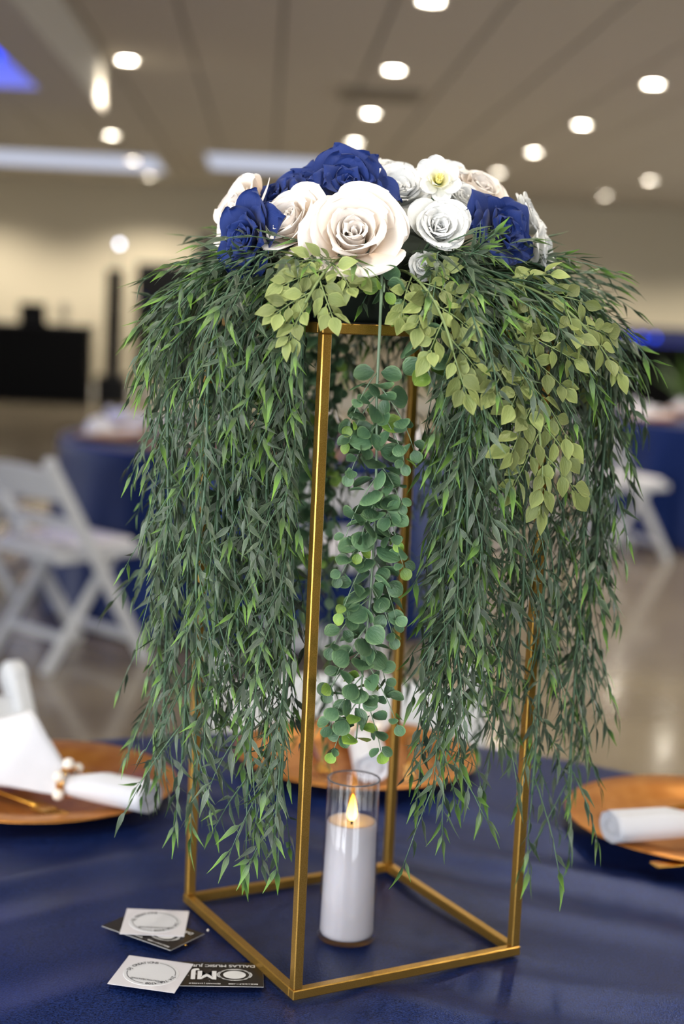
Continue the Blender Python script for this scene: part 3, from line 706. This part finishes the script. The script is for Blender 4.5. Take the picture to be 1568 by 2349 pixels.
business_card(-0.1925, -0.0210, TZ + 0.0012, rad(180 - 37), 'black business card crossways beneath a white sticker card by the stand corner')
sticker_card(-0.1915, -0.0065, TZ + 0.0030, rad(-1.5), 'white sticker card resting crossways over the black card by the stand corner', rad(0.5))
for (x, y, s) in ((-0.1385, -0.0175, 0), (-0.1585, -0.0545, 1)):
    o = ob('glitter_bead', MB().ball((0, 0, 0.0011), 0.0012, 8, 6).me('glitter_bead', ('pearl', 'goldshine')[s], True)); o.location = (x, y, TZ)
    tag(o, ('tiny pink white bead on the navy cloth beside the black card', 'tiny gold bead on the navy cloth below the black card')[s], 'bead')

# ------------------------------------------------------------------ leaves
def leaf_mesh(name, m, kind, curve, fold, twist=0.0):
    """unit-length leaf along +Y, face +Z"""
    if kind == 'willow': prof = [(0, .022), (.13, .02), (.22, .065), (.34, .088), (.50, .068), (.74, .03), (1, .005)]
    elif kind == 'round': prof = [(0, .05), (.06, .12), (.16, .30), (.34, .44), (.55, .47), (.76, .40), (.91, .25), (1, .05)]
    else: prof = [(0, .03), (.12, .03), (.22, .17), (.40, .29), (.58, .28), (.76, .19), (.9, .09), (1, .01)]
    cols = (-1, 0, 1) if kind == 'willow' else (-1, -.5, 0, .5, 1)
    v, uv, f = [], [], []; n = len(cols)
    for (t, w) in prof:
        cz = -curve * t * t
        for u in cols:
            x = u * w; z = cz + (abs(u) ** (1 if kind != 'round' else 2)) * w * fold + twist * u * w * t
            v.append((x, t * (1 - 0.25 * abs(curve) * t), z)); uv.append((u, t))
    for i in range(len(prof) - 1):
        for j in range(n - 1): f.append((i * n + j, i * n + j + 1, (i + 1) * n + j + 1, (i + 1) * n + j))
    return mesh(name, v, f, m, True, uv)
WD = [leaf_mesh('willow_leaf', 'wil_d', 'willow', c, fo_, tw) for (c, fo_, tw) in ((0.12, 0.35, 0.2), (0.25, 0.3, -0.3), (-0.08, 0.4, 0.1), (0.18, 0.2, 0.5))]
WL = [leaf_mesh('willow_leaf', 'wil_l', 'willow', c, fo_, tw) for (c, fo_, tw) in ((0.12, 0.35, 0.2), (0.22, 0.3, -0.3), (-0.06, 0.4, 0.1))]
EU = [leaf_mesh('round_leaf', 'euc', 'round', c, fo_) for (c, fo_) in ((0.12, 0.25), (0.2, -0.15), (-0.05, 0.35))]
EL = [leaf_mesh('round_leaf', 'euc_l', 'round', c, fo_) for (c, fo_) in ((0.15, 0.3), (0.05, 0.2))]
RU = [leaf_mesh('olive_leaf', 'rus', 'ovate', c, fo_) for (c, fo_) in ((0.15, 0.25), (0.28, 0.15), (-0.08, 0.3))]
def leaf_mtx(p, d, nrm, ln, wide=1.0):
    d = d.normalized(); x = d.cross(nrm)
    x = x.normalized() if x.length > 1e-4 else d.orthogonal().normalized()
    z = x.cross(d)
    a, b, c = x * ln * wide, d * ln, z * ln
    return Matrix(((a.x, b.x, c.x, p.x), (a.y, b.y, c.y, p.y), (a.z, b.z, c.z, p.z), (0, 0, 0, 1)))
def bez(P, n):
    out = []
    for i in range(n + 1):
        t = i / n; u = 1 - t
        out.append(P[0] * u ** 3 + P[1] * 3 * u * u * t + P[2] * 3 * u * t * t + P[3] * t ** 3)
    return out
def resample(pts, ds):
    out = [pts[0]]; acc = 0.0
    for a, b in zip(pts, pts[1:]):
        seg = (b - a).length; 
        while acc + seg >= ds:
            t = (ds - acc) / seg; a = a.lerp(b, t); out.append(a); seg = (b - a).length; acc = 0.0
        acc += seg
    return out
DOWN = Vector((0, 0, -1))
def rv(r, s=1.0): return Vector((r.gauss(0, s), r.gauss(0, s), r.gauss(0, s)))

def spray_twig(t, base, p, d, ln, r, nl, leafs, leafs_tip, lsz, droop, outn, pair, lang, stem_m, stem_r, tipn, petiole=0.0, lrand=0.4, avoid=None):
    """one side twig (a part) with its leaves (sub-parts); returns number of leaves"""
    pts = [p.copy()]; q = p.copy(); dd = d.normalized(); steps = 6
    for i in range(steps):
        dd = (dd + DOWN * droop / steps + rv(r, 0.035)).normalized(); q = q + dd * ln / steps; pts.append(q.copy())
    if avoid and any(avoid(a) for a in pts[1:]): return 0
    org = p
    tw = ob('twig', MB().tube([a - org for a in pts], [stem_r * (1 - 0.5 * i / steps) for i in range(steps + 1)], 4).me('twig', stem_m, True), t, Matrix.Translation(org - base))
    n = 0; ph = r.random() * 6.3
    for i in range(nl):
        s = (i + 0.7) / nl; k = min(steps - 1, int(s * steps)); u = s * steps - k
        a = pts[k].lerp(pts[k + 1], u); tang = (pts[k + 1] - pts[k]).normalized()
        side0 = tang.cross(outn); side0 = side0.normalized() if side0.length > 1e-3 else tang.orthogonal().normalized()
        for g in ((1, -1) if pair else ((1,) if i % 2 else (-1,))):
            q_ = Quaternion(tang, r.gauss(0, 0.45) + (ph if pair == 2 else 0) + (i * pi / 2 if pair == 2 else 0))
            sd = q_ @ side0 * g
            an = lang * r.uniform(0.75, 1.25)
            dr = (tang * cos(an) + sd * sin(an) + DOWN * 0.12).normalized()
            nn = (outn + rv(r, lrand) + Vector((0, 0, 0.35))).normalized()
            if pair == 2: nn = (tang * -0.8 + outn * 0.5 + rv(r, 0.35)).normalized()
            tip = (nl - i) <= tipn
            lst = leafs_tip if (tip and r.random() < 0.8) or r.random() < 0.03 else leafs
            sz = lsz * r.uniform(0.8, 1.2) * (1.0 if pair != 2 else (1.1 - 0.5 * s))
            if avoid and avoid(a + dr * sz): continue
            ob('leaf', r.choice(lst), tw, leaf_mtx(a + sd * petiole - org, dr, nn, sz, r.uniform(0.85, 1.15))); n += 1
    ob('leaf', r.choice(leafs_tip if tipn or r.random() < 0.3 else leafs), tw, leaf_mtx(pts[-1] - org, dd, (outn + rv(r, 0.3)).normalized(), lsz * r.uniform(0.9, 1.25) * (1 if pair != 2 else 0.6))); n += 1
    return n

def clear_front(a):
    """the front post and the eucalyptus hang free of willow"""
    if -0.067 < a.x < -0.035 and a.y < -0.125 and a.z < fz + 0.012: return True
    return -0.05 < a.x < 0.034 and a.y < -0.03 and a.z < fz + 0.004
def willow(path, r, label, group, dens=1.0, lsz=0.0245, start=0.03, twl=(0.055, 0.10), tuft=(0.05, 0.08)):
    base = path[0].copy()
    t = empty('willow_garland', label, 'garland', base, 0, group)
    pts = resample(path, 0.006)
    K = len(pts)
    ob('stem', MB().tube([p - base for p in pts[::2]] + [pts[-1] - base], 0.0013, 5).me('stem', 'stem', True), t)
    s = start; side = r.random() * 6.28; n = 0
    total = (K - 1) * 0.006
    while s < total:
        k = min(K - 2, int(s / 0.006)); p = pts[k]; tang = (pts[min(k + 2, K - 1)] - pts[k]).normalized()
        ax = Vector((p.x, p.y, 0)); outn = (ax.normalized() if ax.length > 0.02 else Vector((0, -1, 0)))
        horiz = 1 - abs(tang.z)
        outn = (outn * (1 - horiz) + Vector((0, 0, 1)) * horiz + outn * 0.2).normalized()
        for attempt in range(5):
            q = Quaternion(tang, side + attempt * 1.3 + r.gauss(0, 0.3)); lat = q @ outn
            if lat.dot(outn) < -0.2 and attempt == 0: lat = lat + outn * 0.5
            an = r.uniform(0.35, 0.95 if math.hypot(p.x, p.y) < 0.19 else 0.65)
            d = tang * cos(an) + lat.normalized() * sin(an)
            ln = r.uniform(*twl) * (1 - 0.12 * attempt)
            got = spray_twig(t, base, p, d, ln, r, r.randint(6, 9), WD, WL, lsz * r.uniform(0.85, 1.2), 0.5, outn, 0, 0.64, 'stem', 0.00085, r.choice((0, 0, 1, 2, 3)), lrand=0.85, avoid=clear_front)
            n += got
            if got: break
        s += 0.021 / dens * r.uniform(0.8, 1.25); side += 2.4
    # end tuft
    n += spray_twig(t, base, pts[-1], (pts[-1] - pts[-3]), r.uniform(*tuft), r, 8, WD, WL, lsz * 1.1, 0.4, outn, 0, 0.45, 'stem', 0.00085, 3, lrand=0.7, avoid=clear_front)
    return n

HANG = [(-0.196, -0.02, 0.918), (-0.188, 0.02, 0.941), (-0.184, -0.07, 0.93), (-0.167, -0.11, 0.919), (-0.157, -0.06, 0.906), (-0.144, -0.13, 0.979), (-0.135, -0.09, 1.001), (-0.123, -0.14, 1.047), (-0.109, -0.12, 0.985), (-0.100, -0.15, 0.89), (-0.080, -0.155, 0.888), (-0.078, -0.125, 0.939), (-0.085, -0.12, 0.978), (-0.076, -0.11, 1.03), (-0.086, -0.145, 1.076), (-0.154, -0.15, 1.072), (-0.185, -0.1, 1.079), (-0.2, 0.0, 1.121),
        (0.055, -0.14, 0.965), (0.062, -0.155, 1.057), (0.068, -0.15, 0.925), (0.074, -0.17, 1.029), (0.08, -0.14, 0.977), (0.088, -0.15, 1.04), (0.119, -0.1, 0.949), (0.134, -0.06, 1.001), (0.134, -0.12, 1.05), (0.165, -0.08, 0.884), (0.179, -0.05, 0.974), (0.203, -0.06, 0.882), (0.218, -0.02, 0.989), (0.224, 0.0, 0.948), (0.217, -0.04, 1.081), (0.222, -0.02, 1.142), (0.228, 0.0, 1.268), (0.07, -0.175, 1.124), (0.089, -0.17, 1.143),
        (-0.15, 0.15, 0.954), (-0.095, 0.18, 0.997), (-0.025, 0.17, 0.913), (0.027, 0.19, 0.974), (0.088, 0.18, 1.004), (0.148, 0.16, 0.917), (0.171, 0.12, 0.924), (0.199, 0.1, 1.026), (-0.116, 0.12, 1.057), (-0.187, 0.1, 1.012), (0.219, 0.08, 1.078), (-0.051, 0.2, 1.093), (0.046, 0.2, 1.096)]
LEAVES = 0
LBL = {'l1': ('long green willow garland hanging close beside the front gold post', 'willow garlands beside the front post'),
       'l2': ('long green willow garland trailing outermost above the charger with the fanned napkin', 'willow garlands above the fanned napkin'),
       'r1': ('long green willow garland hanging next to the round-leaved eucalyptus garland', 'willow garlands next to the eucalyptus'),
       'r2': ('long green willow garland trailing around the gold post behind the large olive spray', 'willow garlands around the post by the olive spray'),
       'b': ('green willow garland hanging behind the gold stand, seen between the nearer ones', 'willow garlands behind the stand')}
for gi, (x, y, ze) in enumerate(HANG):
    r = random.Random(100 + gi)
    R = math.hypot(x, y); a = math.atan2(y, x); ux, uy = cos(a), sin(a)
    r0 = r.uniform(0.03, 0.07); a0 = a + r.gauss(0, 0.3); z0 = fz + 0.045
    P0 = Vector((r0 * cos(a0), r0 * sin(a0), z0)); zt = fz + r.uniform(-0.05, -0.005)
    lift = r.uniform(0.0, 0.035)
    P1 = Vector((ux * R * 0.65, uy * R * 0.65, z0 + lift + 0.01)); P2 = Vector((ux * R * 1.04, uy * R * 1.04, z0 + lift * 0.6)); P3 = Vector((x + r.gauss(0, .004), y + r.gauss(0, .004), zt - 0.05))
    path = bez([P0, P1, P2, P3], 24)
    nh = 14; zb = ze + 0.045; ph = r.random() * 6
    for i in range(1, nh + 1):
        q = i / nh; wob = 0.006 * math.sin(q * 5 + ph) * q
        path.append(Vector((P3.x + wob * uy + (x - P3.x) * q, P3.y - wob * ux + (y - P3.y) * q, P3.z + (zb - P3.z) * q)))
    key = 'b' if y > 0.05 else (('l1' if x > -0.115 else 'l2') if x < 0 else ('r1' if x < 0.1 else 'r2'))
    LEAVES += willow(path, r, *LBL[key], dens=1.2 if key != 'b' else 0.85)
# short sprays over the top
for gi in range(22):
    r = random.Random(300 + gi)
    a = gi / 22 * 2 * pi + r.gauss(0, 0.08)
    ln = r.uniform(0.15, 0.2) * (1.15 if abs(cos(a)) > 0.8 else 1.0)
    if -1.95 < (a if a < pi else a - 2 * pi) < -1.2: ln *= 0.72
    z0 = fz + 0.035
    P0 = Vector((0.03 * cos(a), 0.03 * sin(a), z0)); P1 = Vector((ln * .5 * cos(a), ln * .5 * sin(a), z0 + 0.035)); P2 = Vector((ln * .9 * cos(a), ln * .9 * sin(a), z0 + 0.02)); P3 = Vector((ln * 1.08 * cos(a + .1), ln * 1.08 * sin(a + .1), z0 - 0.035))
    LEAVES += willow(bez([P0, P1, P2, P3], 24), r, 'short green willow spray arching out from under the flowers', 'short willow sprays under the flowers', dens=1.25, start=0.06, twl=(0.05, 0.08))
# one sprig standing up by the blue rose
r = random.Random(77)
willow(bez([Vector((0.055, -0.10, fz + 0.035)), Vector((0.06, -0.135, fz + 0.05)), Vector((0.066, -0.147, fz + 0.06)), Vector((0.072, -0.152, fz + 0.068))], 12), r, 'single willow sprig rising in front of the dark blue rose', None, dens=0.8, lsz=0.021, start=0.05, twl=(0.02, 0.03), tuft=(0.03, 0.035))

# eucalyptus garlands
def eucalyptus(path, r, label, lsz=0.0215, twigs=True, pairs_from=0.03):
    base = path[0].copy(); t = empty('eucalyptus_garland', label, 'garland', base)
    pts = resample(path, 0.005); K = len(pts)
    ob('stem', MB().tube([p - base for p in pts[::2]] + [pts[-1] - base], [0.0016 - 0.0009 * i / (K / 2) for i in range(len(pts[::2]) + 1)], 6).me('stem', 'stem_e', True), t)
    s = pairs_from; i = 0
    while s < (K - 1) * 0.005:
        k = min(K - 2, int(s / 0.005)); p = pts[k]; tang = (pts[k + 1] - pts[k]).normalized(); fr = s / ((K - 1) * 0.005)
        out0 = Vector((0, -1, 0)); sd = Quaternion(tang, i * pi / 2 + r.gauss(0, 0.35) + 0.5) @ tang.cross(out0).normalized()
        sz = lsz * r.uniform(0.85, 1.2) * min(1.0, 0.72 + (s - pairs_from) * 8) * (1.0 - 0.35 * max(0, fr - 0.75) / 0.25)
        for g in (1, -1):
            d = (sd * g + tang * r.uniform(0.0, 0.5)).normalized()
            nn = (-tang * 0.8 + out0 * 0.5 + rv(r, 0.4)).normalized()
            yl = r.random() < (0.1 if fr < 0.85 else 0.7)
            ob('leaf', r.choice(EL if yl else EU), t, leaf_mtx(p + d * 0.003 - base, d, nn, sz, 1.0))
        if twigs and fr < 0.92 and r.random() < 0.8:
            g = 1 if i % 2 else -1
            d = (Vector((g, -0.35, 0)) * 0.75 + tang * 0.8 + rv(r, 0.12)).normalized()
            spray_twig(t, base, p, d, r.uniform(0.04, 0.07), r, r.randint(3, 4), EU, EU + EU[:1] + EL[:1], lsz * 0.8, 0.9, Vector((0, -1, 0)), 2, 1.0, 'stem_e', 0.0008, 1, 0.002)
        s += 0.0108 * r.uniform(0.9, 1.15); i += 1
V = Vector
eucalyptus(bez([V((-0.006, -0.10, fz + 0.05)), V((-0.008, -0.165, fz + 0.05)), V((-0.0085, -0.172, fz + 0.02)), V((-0.0085, -0.170, fz - 0.06))], 12) + [V((-0.0085 + 0.004 * math.sin(q * 4), -0.170, fz - 0.06 - q * 0.305)) for q in [i / 16 for i in range(1, 17)]], random.Random(11), 'round-leaved eucalyptus garland hanging down the middle in front of the candle', pairs_from=0.135)
eucalyptus(bez([V((-0.05, -0.05, fz + 0.04)), V((-0.12, -0.06, fz + 0.04)), V((-0.125, -0.06, fz)), V((-0.12, -0.06, fz - 0.06))], 12) + [V((-0.12, -0.06, fz - 0.06 - q * 0.25)) for q in [i / 12 for i in range(1, 13)]], random.Random(12), 'eucalyptus garland half hidden among the willow on the booth side', pairs_from=0.09)
eucalyptus(bez([V((0.05, 0.06, fz + 0.04)), V((0.10, 0.12, fz + 0.04)), V((0.11, 0.14, fz)), V((0.11, 0.14, fz - 0.06))], 12) + [V((0.11, 0.14, fz - 0.06 - q * 0.3)) for q in [i / 12 for i in range(1, 13)]], random.Random(13), 'eucalyptus garland hanging behind the stand on the bar counter side', pairs_from=0.09)
eucalyptus(bez([V((-0.03, 0.06, fz + 0.04)), V((-0.05, 0.13, fz + 0.04)), V((-0.05, 0.16, fz)), V((-0.05, 0.16, fz - 0.06))], 12) + [V((-0.05, 0.16, fz - 0.06 - q * 0.24)) for q in [i / 12 for i in range(1, 13)]], random.Random(14), 'eucalyptus garland hanging behind the front gold post', pairs_from=0.09)
eucalyptus(bez([V((0.01, -0.10, fz + 0.04)), V((0.012, -0.15, fz + 0.045)), V((0.018, -0.172, fz + 0.01)), V((0.040, -0.178, fz - 0.055))], 12), random.Random(15), 'short eucalyptus spray with pale round leaves drooping over the gold top bar', lsz=0.021, twigs=False, pairs_from=0.055)

eucalyptus(bez([V((-0.004, -0.10, fz + 0.035)), V((-0.004, -0.13, fz + 0.04)), V((-0.005, -0.155, fz + 0.036)), V((-0.007, -0.176, fz + 0.026))], 8), random.Random(16), 'pale eucalyptus rosette facing out just beneath the large cream rose', lsz=0.019, twigs=False, pairs_from=0.035)
# olive-green oval-leaved sprays
def olive(P, r, label, nt=9, lsz=0.021, twl=(0.04, 0.065), start=0.25):
    base = P[0].copy(); t = empty('olive_spray', label, 'spray', base)
    pts = resample(bez(P, 24), 0.004); K = len(pts)
    ob('stem', MB().tube([p - base for p in pts[::2]] + [pts[-1] - base], 0.0013, 5).me('stem', 'stem_r', True), t)
    for i in range(nt):
        f_ = start + (1 - start) * (i + 0.3) / nt; k = min(K - 2, int(f_ * (K - 1))); p = pts[k]; tang = (pts[k + 1] - pts[k]).normalized()
        outn = V((p.x, p.y, 0.0)).normalized() + V((0, -0.5, 0.5)); outn.normalize()
        side = tang.cross(outn).normalized() * (1 if i % 2 else -1)
        d = (tang * 0.85 + side * 0.75 + rv(r, 0.08)).normalized()
        spray_twig(t, base, p, d, r.uniform(*twl) * (1.1 - 0.4 * f_), r, r.randint(3, 4), RU, RU, lsz, 0.25, outn, 1, 0.8, 'stem_r', 0.0009, 0, 0.001)
    spray_twig(t, base, pts[-1], (pts[-1] - pts[-3]), 0.035, r, 3, RU, RU, lsz, 0.3, outn, 1, 0.7, 'stem_r', 0.0009, 0, 0.001)
olive([V((-0.03, -0.09, fz + 0.05)), V((-0.045, -0.14, fz + 0.065)), V((-0.06, -0.175, fz + 0.04)), V((-0.074, -0.188, fz + 0.012))], random.Random(21), 'pale olive oval-leaved spray under the big cream rose', 6, 0.019, (0.035, 0.05))
olive([V((0.005, -0.09, fz + 0.045)), V((0.015, -0.15, fz + 0.055)), V((0.04, -0.19, fz + 0.025)), V((0.052, -0.198, fz - 0.022))], random.Random(22), 'pale olive oval-leaved spray drooping over the top bar below the white bloom', 7, 0.019, (0.035, 0.055))
olive([V((0.06, -0.07, fz + 0.035)), V((0.11, -0.13, fz + 0.03)), V((0.125, -0.165, fz - 0.02)), V((0.137, -0.172, fz - 0.115))], random.Random(23), 'large olive oval-leaved spray hanging in front of the gold post', 9, 0.022, (0.05, 0.075), 0.4)
olive([V((0.06, -0.06, fz + 0.04)), V((0.10, -0.11, fz + 0.05)), V((0.145, -0.125, fz + 0.04)), V((0.185, -0.125, fz - 0.005))], random.Random(24), 'olive oval-leaved spray reaching sideways below the dark blue rose', 5, 0.02, (0.04, 0.055), 0.35)
olive([V((0.08, 0.0, fz + 0.04)), V((0.16, 0.0, fz + 0.05)), V((0.215, 0.02, fz + 0.0)), V((0.232, 0.03, fz - 0.09))], random.Random(25), 'olive oval-leaved spray drooping behind the willow on the bar counter side', 9, 0.022, (0.04, 0.06), 0.4)

# ------------------------------------------------------------------ flowers
def petal_mesh(m, r0, ln, width, th0, th1, wrap, seed, ripple=0.03, point=0.0, notch=0.0, power=1.0, nu=13, nv=13, roll=0.0, asym=0.0):
    """petal rooted near the flower axis (+Z), growing outwards (+X); th = lean from the axis in radians; roll turns the tip outwards"""
    rnd = random.Random(seed); a1, a2, a3 = rnd.random() * 6, rnd.random() * 6, rnd.random() * 6
    v, uv, f = [], [], []
    NS = 60; cl = [(r0, 0.0)]; ths = []
    for i in range(NS + 12):
        t = i / NS; th = th0 + (th1 - th0) * min(t, 1.1) ** power + roll * max(0, t - 0.72) / 0.28; ths.append(th)
        cl.append((cl[-1][0] + sin(th) * ln / NS, cl[-1][1] + cos(th) * ln / NS))
    def at(t):
        q = max(0, min(NS + 10, t * NS)); k = int(q); u = q - k
        return cl[k][0] * (1 - u) + cl[k + 1][0] * u, cl[k][1] * (1 - u) + cl[k + 1][1] * u, ths[k]
    for i in range(nv):
        t = 1 - (1 - i / (nv - 1)) ** 1.6
        w = width * (0.34 + 0.66 * math.sin(min(1.0, t * 1.3) * pi / 2)) * (max(0.0, 1 - (max(0, t - 0.5) / 0.5) ** 2.6) ** 0.5)
        w = max(w, width * 0.03)
        for j in range(nu):
            u = -1 + 2 * j / (nu - 1)
            tt = t + point * (1 - abs(u)) * t ** 4 - notch * (1 - abs(u)) ** 2 * t ** 4
            x, z, th = at(tt)
            rho = max(0.003, x * wrap + 0.15 * ln * (wrap - 1) + 0.002)
            al = max(-2.4, min(2.4, u * w / rho))
            px = x - rho + rho * cos(al); py = rho * sin(al)
            rp = ripple * ln * t * t * (sin(u * 3.2 + a1) * 0.7 + sin(u * 6.5 + a2) * 0.5 * abs(u) + 0.25 * sin(t * 7 + a3))
            px += rp * cos(th) + asym * ln * u * t; pz = z - rp * sin(th) * 0.8
            v.append((px, py, pz)); uv.append((u, t))
    for i in range(nv - 1):
        for j in range(nu - 1): f.append((i * nu + j, i * nu + j + 1, (i + 1) * nu + j + 1, (i + 1) * nu + j))
    return mesh('petal', v, f, m, True, uv)
def rings_rose(m, R, seed, blue=False):
    q = []
    #        count r0    len  width  th0   th1  wrap roll
    spec = [(2, .05, .62, .30, -.15, .0, 1.0, .2), (3, .12, .66, .42, -.10, .04, 1.0, .35), (3, .19, .68, .52, -.04, .12, 1.0, .5), (4, .24, .70, .58, .06, .28, 1.02, .6), (4, .28, .76, .66, .22, .60, 1.15, .7), (4, .30, .84, .78, .5, 1.05, 1.6, .5), (3, .30, .92, .90, .9, 1.4, 2.4, .3)]
    if blue: spec = [(3, .03, .60, .26, -.1, .1, 1.0, .2), (4, .07, .62, .34, .0, .2, 1.0, .5), (5, .10, .68, .42, .12, .45, 1.1, .6), (5, .13, .80, .52, .3, .8, 1.3, .6), (5, .16, .92, .58, .6, 1.2, 1.8, .6), (5, .18, 1.02, .62, .95, 1.55, 2.4, .3)]
    for i, (n, r0, ln, w, a, b, wr, rl) in enumerate(spec):
        pt = 0.16 if blue and i > 1 else 0.03
        ms = [petal_mesh(m, r0 * R, ln * R, w * R, a, b, wr, seed * 37 + i * 5 + k, 0.11 if blue else 0.045, pt, 0.0, 1.4, roll=rl, asym=0.07 if i < 5 else 0.03) for k in range(3 if i > 3 else 2)]
        q.append((n, ms, i))
    return q
def rings_ran(m, R, seed):
    q = []
    for i in range(8):
        t = i / 7; n = 4 + int(t * 3)
        ms = [petal_mesh(m, (.03 + .18 * t) * R, (.56 + .36 * t) * R, (.26 + .28 * t) * R, -.20 + .5 * t, -.12 + 1.15 * t ** 1.5, 1.0 + .4 * t, seed * 53 + i * 5 + k, 0.05, 0.0, 0.07, 1.4, 11, 11, roll=.25 + .3 * t) for k in range(2)]
        q.append((n, ms, i))
    return q
FL_STEM = {}
def flower(name, label, cat, pos, axis, R, rings, seed, group=None, extra=None):
    rnd = random.Random(seed); z = V(axis).normalized(); x = z.orthogonal().normalized(); y = z.cross(x)
    p = V(pos) - z * R * 0.45
    mw = Matrix(((x.x, y.x, z.x, p.x), (x.y, y.y, z.y, p.y), (x.z, y.z, z.z, p.z), (0, 0, 0, 1)))
    t = empty(name, label, cat, group=group, mw=mw)
    for (n, ms, i) in rings:
        a0 = rnd.random() * 6.28
        for k in range(n):
            mt = Matrix.Rotation(a0 + k * 2 * pi / n + rnd.gauss(0, 0.16), 4, 'Z') @ Matrix.Rotation(rnd.gauss(0, 0.09), 4, 'Y') @ Matrix.Scale(rnd.uniform(0.9, 1.08), 4)
            ob('petal', ms[k % len(ms)], t, mt)
    ob('sepal_cup', MB().lathe([(0.0, -0.1 * R), (0.14 * R, -0.06 * R), (0.24 * R, 0.04 * R), (0.18 * R, 0.06 * R), (0.0, 0.0)], 12).me('sepal_cup', 'stem_r', True), t)
    # wire stem down into the foam
    tgt = mw.inverted() @ V((p.x * 0.45, p.y * 0.45, fz + 0.03))
    ob('stem', MB().tube([V((0, 0, -0.05 * R)), tgt * 0.5, tgt], 0.0016, 6).me('stem', 'stem', True), t)
    if extra: extra(t, R, rnd)
    return t
CEN = V((0.0, 0.02, fz + 0.0))
def ax(p, tilt=(0, -0.25, 0)): return (V(p) - CEN).normalized() + V(tilt)
roses = [
    ('cream_rose', 'large cream rose fully open above the eucalyptus garland', (-0.032, -0.133, 1.443), (-0.05, -1.0, 0.50), 0.047, 'cream', 1),
    ('cream_rose', 'cream rose tilted away beside the large cream rose, under the blue roses', (-0.088, -0.096, 1.453), (-0.65, -0.7, 0.5), 0.036, 'cream', 2),
    ('cream_rose', 'white rose on the booth edge of the flowers behind the blue roses', (-0.134, -0.028, 1.464), (-0.85, -0.3, 0.45), 0.040, 'cream', 3),
    ('cream_rose', 'cream rose with pointed petals behind the white blooms, near the yellow-centred bloom', (0.092, 0.0, 1.495), (0.35, -0.45, 0.75), 0.040, 'cream', 4),
    ('blue_rose', 'royal blue rose low on the booth side with one broad outer petal', (-0.127, -0.088, 1.437), (-0.75, -0.65, 0.15), 0.034, 'bluep', 5),
    ('blue_rose', 'royal blue rose between the white edge rose and the tilted cream rose', (-0.102, -0.046, 1.474), (-0.6, -0.45, 0.65), 0.033, 'bluep', 6),
    ('blue_rose', 'royal blue rose directly above the large cream rose', (-0.036, -0.066, 1.490), (-0.1, -0.75, 0.65), 0.040, 'bluep', 7),
    ('blue_rose', 'royal blue rose at the very top of the arrangement', (-0.030, -0.005, 1.506), (-0.05, -0.25, 0.95), 0.039, 'bluep', 8),
    ('blue_rose', 'dark blue rose behind the upright willow sprig', (0.107, -0.072, 1.455), (0.55, -0.75, 0.35), 0.035, 'bluep', 9),
    ('blue_rose', 'blue rose bridging the top blue rose and the edge blue roses', (-0.068, -0.028, 1.492), (-0.4, -0.4, 0.8), 0.038, 'bluep', 10)]
for (n, lab, pos, axis, R, m_, sd) in roses:
    flower(n, lab, 'flower', pos, axis, R, rings_rose(m_, R, sd, m_ == 'bluep'), sd, 'roses in the arrangement')
rans = [
    ('white ruffled ranunculus beside the large cream rose', (0.043, -0.112, 1.452), (0.15, -0.9, 0.4), 0.036, 21),
    ('white ruffled ranunculus between the blue roses and the yellow-centred bloom', (0.010, -0.045, 1.487), (0.0, -0.7, 0.7), 0.040, 22),
    ('small white bud-like bloom low under the ruffled ranunculus', (0.029, -0.134, 1.418), (0.0, -0.9, 0.1), 0.018, 23),
    ('white bloom at the top behind the ruffled white flowers', (0.014, 0.015, 1.506), (0.1, -0.3, 0.9), 0.033, 24),
    ('white bloom between the yellow-centred bloom and the cream rose with pointed petals', (0.066, 0.02, 1.510), (0.25, -0.3, 0.85), 0.030, 25),
    ('white bloom on the bar counter edge behind the dark blue rose', (0.134, -0.02, 1.470), (0.8, -0.3, 0.5), 0.033, 26),
    ('white bloom lowest on the bar counter edge of the flowers', (0.147, -0.036, 1.438), (0.85, -0.4, 0.2), 0.031, 27),
    ('white bloom nestled below the yellow-centred bloom', (0.072, -0.035, 1.482), (0.25, -0.6, 0.7), 0.028, 28),
    ('white bloom on the hidden side of the arrangement', (0.05, 0.085, 1.475), (0.3, 0.7, 0.6), 0.04, 29),
    ('white bloom at the back beneath the top blue rose', (-0.04, 0.085, 1.475), (-0.3, 0.7, 0.6), 0.042, 30)]
for (lab, pos, axis, R, sd) in rans:
    flower('white_ranunculus', lab, 'flower', pos, axis, R, rings_ran('whitep', R, sd), sd, 'white blooms in the arrangement')
def stamens(t, R, rnd):
    ob('centre', MB().ball((0, 0, 0.3 * R), 0.16 * R, 10, 7).me('centre', 'yellowc', True), t)
    for k in range(9):
        a = k * 0.7; ob('stamen', MB().tube([(0, 0, 0.3 * R), (0.16 * R * cos(a), 0.16 * R * sin(a), 0.62 * R)], [0.03 * R, 0.045 * R], 5).me('stamen', 'yellowc', True), t)
R = 0.021
flower('white_daffodil', 'small open white bloom with a pale yellow centre', 'flower', (0.046, -0.068, 1.498), (0.0, -0.95, 0.35), R,
       [(6, [petal_mesh('paleyellow', .12 * R, .62 * R, .34 * R, .35, .9, 1.6, 71, .12)], 0), (6, [petal_mesh('whitep', .16 * R, 1.0 * R, .46 * R, .8, 1.45, 2.5, 72, .12), petal_mesh('whitep', .16 * R, 1.0 * R, .46 * R, .7, 1.5, 2.5, 73, .12)], 1)], 71, None, stamens)
print('LEAVES', LEAVES, 'objects', len(D.objects))
